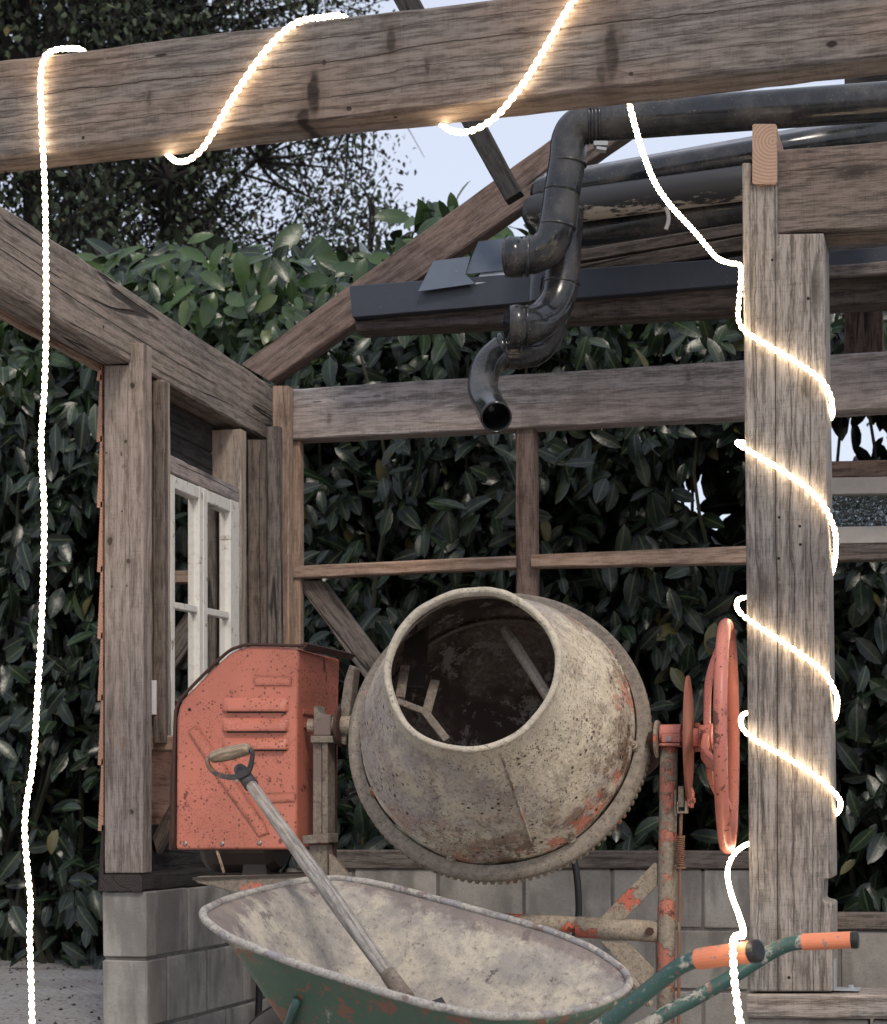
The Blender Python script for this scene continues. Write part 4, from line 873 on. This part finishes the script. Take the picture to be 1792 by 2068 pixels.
# tilt-corrected frame so that local z = height over the rim plane
nrm = Vector()
for i in range(nR): nrm += (rim[i]-cz).cross(rim[(i+1) % nR]-cz)
nrm.normalize(); nrm = nrm if nrm.z > 0 else -nrm
Ft = frame_of(axb-nrm*axb.dot(nrm), nrm.cross(axb)); 
if Ft.col[2].xyz.dot(nrm) < 0: Ft = frame_of(axb-nrm*axb.dot(nrm), axb.cross(nrm))
Ft.translation = cz
V, Fc = tray_mesh(0, False); mesh('basin', V, Fc, M_basin, wb, frame=Ft, smooth=True)
V, Fc = tray_mesh(.006, True); mesh('tray', V, Fc, M_tgreen, wb, frame=Ft, smooth=True)
V, Fc = tube([p+Vector((0, 0, -.001+.0015*mnoise.noise(p*30))) for p in rim], .0086, 10, closed=True); mesh('rim', V, Fc, M_steelrim, wb, smooth=True)
nh = [P(1531, 1921, 3.37), P(1470, 1927, 3.42), P(1411, 1937, 3.46), P(1372, 1953, 3.48), P(1330, 1984, 3.5), P(1270, 2032, 3.52), P(1200, 2082, 3.55), P(1050, 2150, 3.6), P(900, 2190, 3.75)]
V, Fc = tube(spl(nh[1:], 5), .0165, 14); mesh('handle', V, Fc, M_hgreen, wb, smooth=True)
def grip(a, b, r):
    d_ = (b-a); pts = [a, a+d_*.02, a+d_*.95, b]
    V, Fc = tube(pts, [r*.98, r, r, r*.97], 20); g_ = mesh('grip', V, Fc, M_grip, wb, smooth=False)
    V, Fc = tube([b-d_*.10, b-d_*.02, b+d_*.012, b+d_*.03], [r*1.03, r*1.06, r*1.03, r*.8], 20); mesh('grip_cap', V, Fc, M_black, g_)
grip(nh[2], nh[0], .0205)
fh = [P(1731, 1898, 3.98), P(1675, 1900, 4.0), P(1621, 1903, 4.02), P(1585, 1910, 4.03), P(1545, 1931, 4.04), P(1500, 1960, 4.04), P(1420, 2008, 4.04), P(1340, 2050, 4.04), P(1270, 2090, 4.04), P(1050, 2180, 4.1)]
V, Fc = tube(spl(fh[1:], 5), .0165, 14); mesh('handle', V, Fc, M_hgreen, wb, smooth=True)
grip(fh[2], fh[0], .0185)
# front wheel under the nose
wcn = P(622, 2196, 4.02); rr_ = .165; loop = [wcn+(axb*math.cos(a)+up0*math.sin(a))*rr_ for a in np.linspace(0, 2*math.pi, 49)[:-1]]
V, Fc = tube(loop, .03, 12, closed=True); ty = mesh('tyre', V, Fc, M_tyre, wb, smooth=True)
tr = MB()
for o_ in (-.018, -.008, .002, .012, .022):
    tr.add(tube([p+wvb*o_+(p-wcn).normalized()*(.0295-abs(o_)*.28) for p in loop], .0022, 5, closed=True))
tr.out('tread', M_black, ty)
V, Fc = tube([P(601, 2018, 3.72), P(590, 2045, 3.74), P(572, 2100, 3.8)], .009, 8); mesh('fork', V, Fc, M_hgreen, wb, smooth=True)
V, Fc = lathe([(-.02, .03), (-.01, .15), (.01, .15), (.02, .03)], wcn, wvb, 32); mesh('wheel_rim', V, Fc, M_grip, wb, smooth=True)
for s_ in (-1, 1):
    V, Fc = tube([wcn+wvb*.05*s_, wcn+wvb*.09*s_-axb*.06+up0*.17], .011, 8); mesh('fork', V, Fc, M_hgreen, wb, smooth=True)
for s_ in (0, 1):
    p_ = P(1180, 2110, 3.62) if s_ == 0 else P(1290, 2110, 4.0); V, Fc = tube([p_, Vector((p_.x+.03, p_.y, .02))], .015, 10); mesh('leg', V, Fc, M_hgreen, wb, smooth=True)
V, Fc = tube([P(1272, 1975, 3.98), P(1290, 2000, 4.0), P(1312, 2028, 4.02)], .009, 8); mesh('strut', V, Fc, M_crust, wb)

# ================================================================== SHOVEL
sh = thing('shovel', P(800, 1985, 3.86), 'old shovel with grey wooden shaft and D-grip standing in the green wheelbarrow', 'shovel')
sa = P(499, 1574, 4.36); sb = P(797, 1985, 3.92)
pts = [sa.lerp(sb, t) + fwd*(-.012*math.sin(t*math.pi)) for t in np.linspace(0, 1, 14)]; rs = [.0135+.0045*min(1, t*2.2)-.004*max(0, t-.7)*2 for t in np.linspace(0, 1, 14)]
Fm = frame_of(sb-sa, Vector((0, 1, 0))); Fm.translation = (sa+sb)/2
V, Fc = tube(pts, rs, 18); mesh('shaft', V, Fc, W_shaft, sh, frame=Fm, smooth=True)
d_ = (sa-sb).normalized(); V, Fc = tube([sa-d_*.025, sa+d_*.03, sa+d_*.045], [.0175, .017, .013], 16); mesh('socket', V, Fc, M_iron, sh, smooth=True)
ga = P(424, 1531, 4.37); gb = P(506, 1511, 4.33)
gpt = [ga.lerp(gb, t) for t in (0.03, .1, .3, .5, .7, .9, .97)]; Fm = frame_of(gb-ga, Vector((0, 1, 0))); Fm.translation = (ga+gb)/2
V, Fc = tube(gpt, [.011, .0145, .0165, .017, .016, .0145, .011], 16); mesh('hand_grip', V, Fc, wood('worn_grip_wood', (.36, .26, .16), (.2, .14, .09), (.3, .25, .2), .4, 500, .5, .3, .2, .4, .5), sh, frame=Fm, smooth=True)
yk = spl([ga+d_*.006, P(419, 1540, 4.37), P(428, 1556, 4.37), P(450, 1568, 4.37), P(478, 1569, 4.36), P(500, 1560, 4.35), P(508, 1540, 4.34), P(510, 1520, 4.33), gb], 6)
vs = []; fs = []
for i, p in enumerate(yk):
    t = yk[min(i+1, len(yk)-1)]-yk[max(i-1, 0)]; t.normalize(); n_ = t.cross(fwd).normalized(); e_ = min(i, len(yk)-1-i)/len(yk); wd = .009+.010*e_*2; th = .0035+.006*e_
    for a, b in ((-1, -1), (1, -1), (1, 1), (-1, 1)): vs.append(p+fwd*wd*a+n_*th*b)
for i in range(len(yk)-1):
    for k in range(4): fs.append((i*4+k, i*4+(k+1) % 4, i*4+4+(k+1) % 4, i*4+4+k))
fs.append((3, 2, 1, 0)); fs.append(tuple(len(vs)-4+k for k in range(4)))
bev(mesh('yoke', vs, fs, M_iron, sh), .002)
V, Fc = lathe([(0, .004), (.003, .004), (.003, 0)], P(478, 1577, 4.345), -fwd, 10); mesh('rivet', V, Fc, M_screw, sh)
dn = (sb-sa).normalized(); V, Fc = tube([sb-dn*.03, sb+dn*.05], [.0175, .02], 14); mesh('blade_socket', V, Fc, M_channel, sh, smooth=True)
b0 = sb+dn*.05; sdv = dn.cross(up0).normalized(); nv = sdv.cross(dn)
vs = []; fs = []
for i in range(6):
    t = i/5
    for j in range(7):
        u = j/3-1; vs.append(b0+dn*(.012+.20*t*(1-.12*abs(u)))+sdv*(.085*u*(1-.15*t))+nv*(.018*u*u-.01))
for i in range(5):
    for j in range(6): k = i*7+j; fs.append((k, k+1, k+8, k+7))
o = mesh('blade', vs, fs, M_iron, sh, smooth=True); sm = o.modifiers.new('s', 'SOLIDIFY'); sm.thickness = .003

# ---- knots, nail holes and checks that can be picked out in the picture
def marked(o, name, args, pts, lines=(), kw={}):
    Mi = WORLD[o.name].inverted(); mk = []
    for (x, y, a, b, dk, Yp) in pts:      # a: half length along the grain, b: half width across it
        l = Mi @ PY(x, y, Yp); mk.append((l.x, l.y, a, b, dk))
    o.data.materials[0] = wood(name, *args, marks=mk, lines=lines, **kw)
marked(rb, 'weathered_beam_wood_knotty', ((.24, .178, .138), (.095, .064, .048), (.20, .185, .175), .7, 230, .25, .35, .5),
    [(634, 190, .016, .055, .95, YR), (612, 236, .016, .022, .9, YR), (790, 80, .012, .032, .7, YR), (1236, 105, .017, .066, .75, YR), (1215, 150, .01, .03, .5, YR), (1680, 90, .012, .007, .9, YR), (325, 112, .016, .0035, .9, YR), (302, 198, .005, .02, .4, YR), (862, 135, .006, .02, .5, YR), (705, 220, .006, .005, .8, YR), (600, 478, .01, .01, .3, YR), (655, 127, .006, .006, .8, YR), (1275, 150, .005, .005, .7, YR)],
    [(-.022, .05, 1.6, .0014), (.055, .03, 2.2, .0008), (-.07, .03, 3.2, .0007), (.02, .04, 2.7, .0006)])
po = [o for o in sp.children if o.name.startswith('post')][0]
Ms = WORLD[po.name].inverted(); ly = lambda x: (Ms @ PY(x, 1200, YQ)).y
marked(po, 'grey_weathered_wood_post', ((.34, .29, .245), (.115, .09, .073), (.30, .28, .265), .8, 190, .25, .35, .4, .9),
    [(1574, 1045, .0035, .0035, 1, YQ), (1617, 1100, .0035, .0035, 1, YQ), (1573, 1128, .0035, .0035, 1, YQ), (1616, 1063, .0035, .0035, 1, YQ), (1633, 603, .004, .004, 1, YQ), (1593, 1905, .005, .005, 1, YQ), (1595, 2030, .004, .004, 1, YQ), (1560, 525, .003, .003, 1, YQ), (1612, 1300, .03, .006, .5, YQ), (1630, 780, .03, .012, .4, YQ), (1545, 1180, .03, .014, .4, YQ), (1700, 640, .01, .01, .3, YQ), (1622, 1960, .02, .01, .3, YQ), (1594, 1975, .004, .004, 1, YQ), (1612, 1655, .02, .009, .35, YQ)],
    [(ly(1569), .012, 1.5, .0012), (ly(1640), .03, 2.0, .0007), (ly(1530), .04, 2.6, .0006), (ly(1600), .05, 3.1, .0005)])
lp = [o for o in shed.children if o.name.startswith('post')][0]
marked(lp, 'brown_planed_wood_knotty', ((.34, .27, .22), (.16, .12, .095), (.29, .26, .24), .5, 140, .2, .25, .5, .4),
    [(267, 779, .010, .009, .95, YF), (254, 892, .006, .005, .8, YF), (245, 917, .008, .003, .8, YF), (222, 1093, .014, .009, .85, YF), (260, 1132, .010, .009, .8, YF), (265, 1640, .010, .009, .9, YF), (300, 1490, .008, .004, .5, YF), (226, 1185, .003, .003, .9, YF), (256, 1183, .003, .003, .9, YF), (215, 915, .003, .003, .9, YF), (246, 1033, .003, .003, .9, YF), (250, 943, .008, .008, .35, YF)], [((WORLD[lp.name].inverted() @ PY(262, 1500, YF)).y, .02, 1.1, .0007)])
pbk = [o for o in shed.children if o.name.startswith('wall_plate')][1]
marked(pbk, 'silvery_plate_wood_checked', ((.36, .30, .27), (.18, .145, .13), (.37, .34, .335), .85, 120, .25, .35, .4, .4),
    [(640, 812, .02, .0035, .6, 5.98), (665, 845, .008, .025, .4, 5.98), (762, 800, .018, .006, .5, 5.98), (985, 730, .01, .01, .3, 5.98), (1390, 760, .008, .02, .4, 5.98)], [(.01, .05, 1.1, .0007)])

# ================================================================== HOSES
V, Fc = tube(spl([PY(1140, 1690, 5.7), PY(1160, 1740, 5.7), PY(1168, 1800, 5.68), PY(1168, 1860, 5.66), PY(1155, 1915, 5.64), PY(1140, 1990, 5.6)], 6), .011, 12)
ca = mesh('cable', V, Fc, M_black, smooth=True); tag(ca, 'black cable hanging against the back block wall between drum and right upright', 'cable')
V, Fc = tube(spl([PX(514, 1925, -2.25), PX(521, 1950, -2.25), PX(524, 2000, -2.25), PX(520, 2080, -2.25)], 6), .012, 12)
ca = mesh('cable', V, Fc, M_black, smooth=True); tag(ca, 'black cable running down the side block wall left of the wheelbarrow tray', 'cable')

# ================================================================== ROPE LIGHT
Yr = YR-.011; Yk = YR+.110; Pf = YQ-.012; Pb = YQ+.186; Pm = YQ+.08
path = [(65, 2350, Yr-.1), (65, 2150, Yr-.06), (65, 2068, Yr-.05), (62, 1954, Yr-.05), (60, 1880, Yr-.05), (62, 1829, Yr-.05), (56, 1760, Yr-.05), (50, 1679, Yr-.05), (54, 1620, Yr-.04), (64, 1560, Yr-.04), (70, 1504, Yr-.04), (76, 1400, Yr-.03), (83, 1280, Yr-.03), (88, 1140, Yr-.03), (89, 1020, Yr-.02), (83, 900, Yr-.02), (89, 800, Yr-.01), (93, 680, Yr-.01), (93, 560, Yr), (91, 400, Yr), (84, 240, Yr), (82, 160, Yr), (90, 116, Yr+.0), (110, 101, Yr+.02), (140, 98, Yr+.06), (168, 103, Yk), (200, 150, Yk), (260, 230, Yk), (320, 290, Yk), (343, 316, Yk-.03), (360, 326, Yr+.03), (385, 321, Yr), (412, 296, Yr), (440, 250, Yr), (480, 182, Yr), (530, 110, Yr), (575, 62, Yr), (610, 41, Yr+.015), (650, 35, Yr+.06), (695, 34, Yk),
        (740, 80, Yk), (800, 150, Yk), (860, 215, Yk), (894, 252, Yk-.02), (920, 266, Yr+.03), (955, 263, Yr), (1000, 237, Yr), (1045, 185, Yr), (1085, 125, Yr), (1125, 55, Yr), (1155, 5, Yr), (1185, -38, Yr+.01), (1215, -42, Yk), (1235, 60, Yk), (1255, 150, Yk), (1272, 212, Yk+.03), (1285, 262, Yk+.1), (1303, 320, Yk+.2), (1325, 372, Yk+.32), (1355, 415, Yk+.42), (1400, 464, Yk+.54), (1430, 500, Yk+.62), (1448, 520, Yk+.68), (1470, 530, Pm-.08), (1493, 534, Pm-.03), (1497, 545, Pm-.05), (1496, 575, Pf+.02), (1492, 620, Pf+.01), (1492, 645, Pf), (1503, 667, Pf), (1530, 685, Pf), (1580, 714, Pf), (1635, 748, Pf), (1663, 772, Pf), (1677, 797, Pf+.01), (1681, 820, Pm-.03), (1678, 845, Pb-.02),
        (1640, 870, Pb), (1560, 888, Pb), (1502, 893, Pb), (1490, 893, Pm), (1496, 900, Pf), (1530, 920, Pf), (1580, 950, Pf), (1630, 985, Pf), (1660, 1015, Pf), (1679, 1050, Pf+.02), (1689, 1092, Pm-.03), (1680, 1158, Pb-.02),
        (1640, 1185, Pb), (1560, 1200, Pb), (1503, 1207, Pb), (1489, 1216, Pm), (1495, 1237, Pf), (1530, 1264, Pf), (1580, 1296, Pf), (1630, 1330, Pf), (1665, 1358, Pf), (1683, 1388, Pf+.02), (1692, 1415, Pm-.03), (1682, 1455, Pb-.02),
        (1640, 1445, Pb), (1560, 1440, Pb), (1510, 1440, Pb), (1497, 1452, Pm), (1503, 1475, Pf), (1535, 1500, Pf), (1585, 1528, Pf), (1635, 1558, Pf), (1672, 1588, Pf), (1692, 1608, Pf+.01), (1698, 1625, Pm-.04), (1688, 1645, Pb-.02),
        (1640, 1670, Pb), (1570, 1690, Pb), (1516, 1703, Pb-.01), (1490, 1718, Pf), (1474, 1742, Pf-.05), (1470, 1770, Pf-.1), (1478, 1808, Pf-.25), (1492, 1846, Pf-.45), (1501, 1876, Pf-.7), (1500, 1890, Pf-.9), (1489, 1890, Pf-1.15), (1482, 1900, 3.30), (1481, 1930, 3.29), (1484, 1980, 3.28), (1490, 2030, 3.27), (1497, 2080, 3.26), (1505, 2160, 3.2), (1510, 2400, 3.1)]
rp = [PY(*p) for p in path]
rs_ = spl(rp, 6)
cum = [0]
for a, b in zip(rs_[:-1], rs_[1:]): cum.append(cum[-1]+(b-a).length)
P_ = np.array([tuple(p) for p in rs_]); S = np.arange(0, cum[-1], .0175/4)
fine_ = list(zip(*[np.interp(S, cum, P_[:, k]) for k in range(3)]))
V, Fc = tube(fine_, [.0056+.0006*math.cos(2*math.pi*(q/.0175-.5)) for q in S], 10)
rl = thing('rope_light', rp[0], 'long glowing warm white rope light wound round the beam and the right post', 'light')
ho = mesh('hose', V, Fc, M_rope, rl, smooth=True); ho.data.attributes.new('run', 'FLOAT', 'POINT').data.foreach_set('value', np.repeat(S, 10))

# ================================================================== HEDGE
def leaf_template(L=1.0, Wd=.43, fold=.12, droop=.22):
    ts = [0, .18, .42, .68, .88, 1.0]; ws = [.0, .66, 1, .92, .55, 0]; vs = []; fs = []
    for t, wv in zip(ts, ws):
        z = -droop*t*t
        if wv == 0: vs.append((0, t, z))
        else: vs += [(-Wd/2*wv, t, z+fold*Wd*wv), (0, t, z), (Wd/2*wv, t, z+fold*Wd*wv)]
    fs = [(0, 2, 1), (0, 3, 2)]
    for i in range(3): b = 1+3*i; fs += [(b, b+1, b+4, b+3), (b+1, b+2, b+5, b+4)]
    b = 10; fs += [(b, b+1, 13), (b+1, b+2, 13)]
    return np.array(vs), fs
MID = np.array([1, 0, 1, 0, 0, 1, 0, 0, 1, 0, 0, 1, 0, 1], dtype=float)
LV, LF = leaf_template()
def leaf_frames(n, outdir):
    """random orthonormal frames: y = towards the tip, z = leaf normal"""
    tip = np.stack([rng.normal(0, .55, n), rng.normal(-.35, .35, n), rng.normal(-.55, .5, n)], 1); tip /= np.linalg.norm(tip, axis=1)[:, None]
    nr = np.array(outdir)[None, :]+rng.normal(0, .42, (n, 3)); nr -= tip*(nr*tip).sum(1)[:, None]; nr /= np.linalg.norm(nr, axis=1)[:, None]
    xx = np.cross(tip, nr); return xx, tip, nr
def mass(name, pos, size, X, Y, Z, mat, parent, V0, F0, rnd):
    n = len(pos); W_ = pos[:, None, :]+size[:, None, None]*(V0[None, :, 0:1]*X[:, None, :]+V0[None, :, 1:2]*Y[:, None, :]+V0[None, :, 2:3]*Z[:, None, :])
    m_ = len(V0); W_ = W_.reshape(-1, 3)
    o0 = W_.mean(axis=0); W_ = W_-o0
    loops = np.concatenate([np.array(f) for f in F0]); tot = np.array([len(f) for f in F0]); nf = len(F0)
    me = bpy.data.meshes.new(name); me.vertices.add(len(W_)); me.vertices.foreach_set('co', W_.ravel())
    al = (loops[None, :]+(np.arange(n)*m_)[:, None]).ravel(); me.loops.add(len(al)); me.loops.foreach_set('vertex_index', al)
    tt = np.tile(tot, n); st = np.concatenate([[0], np.cumsum(tt)[:-1]]); me.polygons.add(len(tt)); me.polygons.foreach_set('loop_start', st)
    me.polygons.foreach_set('use_smooth', np.ones(len(tt), dtype=bool))
    me.update(calc_edges=True); at = me.attributes.new('rnd', 'FLOAT', 'POINT'); at.data.foreach_set('value', np.repeat(rnd, m_))
    if m_ == 14: a2 = me.attributes.new('mid', 'FLOAT', 'POINT'); a2.data.foreach_set('value', np.tile(MID, n))
    me.materials.append(mat); o = link(bpy.data.objects.new(name, me), parent, Matrix.Translation(o0)); o['kind'] = 'stuff'; return o
hg = thing('laurel_hedge', (-1.2, 6.9, .3), 'tall dense dark green laurel hedge behind the shed frame', 'hedge')
topx = [-500, 0, 200, 300, 420, 520, 620, 700, 780, 850, 900, 1000, 1080, 1300, 1700, 2200]; topy = [540, 560, 520, 505, 515, 498, 540, 545, 485, 440, 425, 470, 480, 560, 590, 560]
def hedge_pts(n, Y0, Y1, dens=True):
    px = rng.uniform(-450, 2200, n); py = rng.uniform(400, 2080, n); Yv = rng.uniform(Y0, Y1, n)
    ty_ = np.interp(px, topx, topy)+rng.normal(0, 14, n)+12*np.sin(px*.05)
    keep = (py > ty_) & ~((py > 1930) & (px < 400))
    for (cx0, cy0, a, b, pr_) in ((1425, 990, 80, 52, .985), (1470, 1066, 80, 32, .985), (1745, 870, 170, 95, .965), (1800, 650, 45, 100, .95), (1462, 912, 40, 34, .97), (1610, 1000, 90, 80, .9), (1760, 1030, 200, 50, .97)):
        keep &= ~((((px-cx0)/a)**2+((py-cy0)/b)**2 < rng.uniform(.6, 1.4, n)) & (rng.random(n) < pr_))
    fr = (py > 640) | (rng.random(n) < .75); keep &= fr
    hol = np.array([mnoise.noise(Vector((a*.013, b*.011, 2.3)))+.5*mnoise.noise(Vector((a*.035, b*.03, 5.1))) for a, b in zip(px, py)])
    keep &= (Yv > 6.70+.62*np.clip(hol*2.0+.35+(py-1150)/1500, 0, 1)) | (Y0 > 7.2) | ((Y0 < 6.5) & (hol < .05)) | (rng.random(n) < .06)
    px, py, Yv = px[keep], py[keep], Yv[keep]
    u = (px-CX)/F; v = (HY-py)/F; D = np.array(fwd)[None]+np.array(rtc)[None]*u[:, None]+np.array(upc)[None]*v[:, None]
    return np.array(CAM)[None]+D*(Yv/D[:, 1])[:, None], px, py
pos, px, py = hedge_pts(60000, 6.62, 7.4); p2, _a, _b = hedge_pts(16000, 7.35, 7.8); nA = len(pos); pos = np.concatenate([pos, p2]); n = len(pos); X, Y, Z = leaf_frames(n, (.12, -.8, .55))
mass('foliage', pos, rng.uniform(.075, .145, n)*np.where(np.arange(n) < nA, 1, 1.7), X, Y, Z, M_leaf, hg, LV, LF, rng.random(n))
# the single leaves nearest to us
lms = []
for k in range(5):
    v_, f_ = leaf_template(1, .38+.03*k, .08+.03*k, .1+.07*k); me = bpy.data.meshes.new('leaf'); me.from_pydata(v_.tolist(), [], f_); me.materials.append(M_leafo); me.polygons.foreach_set('use_smooth', [True]*len(f_)); me.update(); me.attributes.new('mid', 'FLOAT', 'POINT').data.foreach_set('value', MID); lms.append(me)
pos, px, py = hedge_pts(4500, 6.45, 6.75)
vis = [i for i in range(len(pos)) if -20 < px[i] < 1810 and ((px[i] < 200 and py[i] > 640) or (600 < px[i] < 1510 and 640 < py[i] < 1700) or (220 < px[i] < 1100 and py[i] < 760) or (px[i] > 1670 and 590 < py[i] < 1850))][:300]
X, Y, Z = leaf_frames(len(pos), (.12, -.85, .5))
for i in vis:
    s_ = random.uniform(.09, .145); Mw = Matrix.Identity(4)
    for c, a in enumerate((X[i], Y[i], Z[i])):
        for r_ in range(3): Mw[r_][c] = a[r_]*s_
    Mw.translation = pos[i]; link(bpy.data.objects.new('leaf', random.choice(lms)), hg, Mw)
st = MB()
for i in range(70):
    x = random.uniform(-5.5, 2.2); y = random.uniform(6.8, 7.2); z0 = .25; pts = [Vector((x, y, z0))]
    for k in range(5): pts.append(pts[-1]+Vector((random.uniform(-.12, .12), random.uniform(-.08, .08), .48)))
    st.add(tube(spl(pts, 3), [.014-.0006*k for k in range(16)], 5))
so = st.out('stems', M_stem, hg); so['kind'] = 'stuff'

# ================================================================== TREES
def tree(name, label, tpx, tZ, clusters, nleaf, spread, size, seed, th=.16):
    rr = np.random.default_rng(seed); base = P(tpx, 1900, tZ); base.z = 0
    t_ = thing(name, base, label, 'tree', 'trees beyond the hedge')
    tp = [base+Vector((.05*math.sin(k*1.3), .05*math.cos(k), k*.75)) for k in range(9)]
    V, Fc = tube(spl(tp, 3), [th*(1-.032*k) for k in range(25)], 12); mesh('trunk', V, Fc, M_bark, t_, smooth=True)
    L_ = MB(); cl = []
    for (x, y, dz) in clusters: cl.append(P(x, y, tZ+dz))
    limbs = [c for i, c in enumerate(cl) if i % 14 == 0]
    trunkp = spl(tp, 3)
    for c in limbs:
        q = min(trunkp, key=lambda p: abs(p.z-(c.z-.9)) + 0); mid = q.lerp(c, .5)+Vector((0, 0, .2)); L_.add(tube(spl([q, mid, c], 4), [.05-.005*k for k in range(9)], 6))
    for i, c in enumerate(cl):
        q = min(limbs, key=lambda l: (l-c).length)
        if (q-c).length > .02: m_ = q.lerp(c, .55)+Vector((random.uniform(-.1, .1), 0, random.uniform(-.02, .14))); L_.add(tube(spl([q, m_, c], 3), [.016, .014, .012, .010, .008, .006, .004], 4))
    for c in cl:
        for _ in range(2):
            d3 = Vector((random.gauss(0, .3), random.gauss(0, .15), random.gauss(-.02, .2))); L_.add(tube([c, c+d3*.5+Vector((0, 0, .03)), c+d3], [.006, .004, .002], 3, False))
    lo = L_.out('branches', M_bark, t_); lo['kind'] = 'stuff'
    A = np.array([tuple(c) for c in cl]); idx = rr.integers(0, len(A), nleaf); pos = A[idx]+rr.normal(0, 1, (nleaf, 3))*np.array([spread, spread, spread*.9])[None]
    tip = rr.normal(0, .6, (nleaf, 3)); tip[:, 2] -= .7; tip /= np.linalg.norm(tip, axis=1)[:, None]; nr = rr.normal(0, 1, (nleaf, 3)); nr -= tip*(nr*tip).sum(1)[:, None]; nr /= np.linalg.norm(nr, axis=1)[:, None]
    V0 = np.array([(0, 0, 0), (-.32, .4, .05), (-.2, .8, 0), (0, 1.1, -.1), (.2, .8, 0), (.32, .4, .05)]); F0 = [(0, 5, 4, 3), (0, 3, 2, 1)]
    mass('crown', pos, rr.uniform(.6, 1.25, nleaf)*size, np.cross(tip, nr), tip, nr, M_tleaf, t_, V0, F0, rr.random(nleaf))
cl1 = []
rr = random.Random(3)
while len(cl1) < 560:      # airy crown reaching to the right
    x = rr.uniform(150, 800); y = rr.uniform(-500, 620); ed = 790-max(0, (300-y))*.12-max(0, y-330)*.15
    if x > ed or rr.random() < ((x-250)/560)**2*.75: continue
    cl1.append((x, y, rr.uniform(-1.0, 1.2)))
tree('tree', 'broad leaved tree with small dark leaves spreading against the sky behind the hedge', 330, 13.0, cl1, 38000, .15, .040, 5)
cl2 = []
while len(cl2) < 460:
    x = rr.uniform(-700, 330); y = rr.uniform(-600, 760)
    if x > 240 and rr.random() < .5: continue
    cl2.append((x, y, rr.uniform(-.8, 1.5)))
tree('tree', 'dense almost black tree filling the upper left corner behind the left wall plate', 60, 11.5, cl2, 70000, .19, .052, 9, .22)
cl3 = [(rr.uniform(1840, 2600), rr.uniform(300, 1500), rr.uniform(-1, 1)) for _ in range(120)]
tree('tree', 'small dark tree seen past the right edge of the post', 2200, 12.0, cl3, 5000, .2, .065, 11)
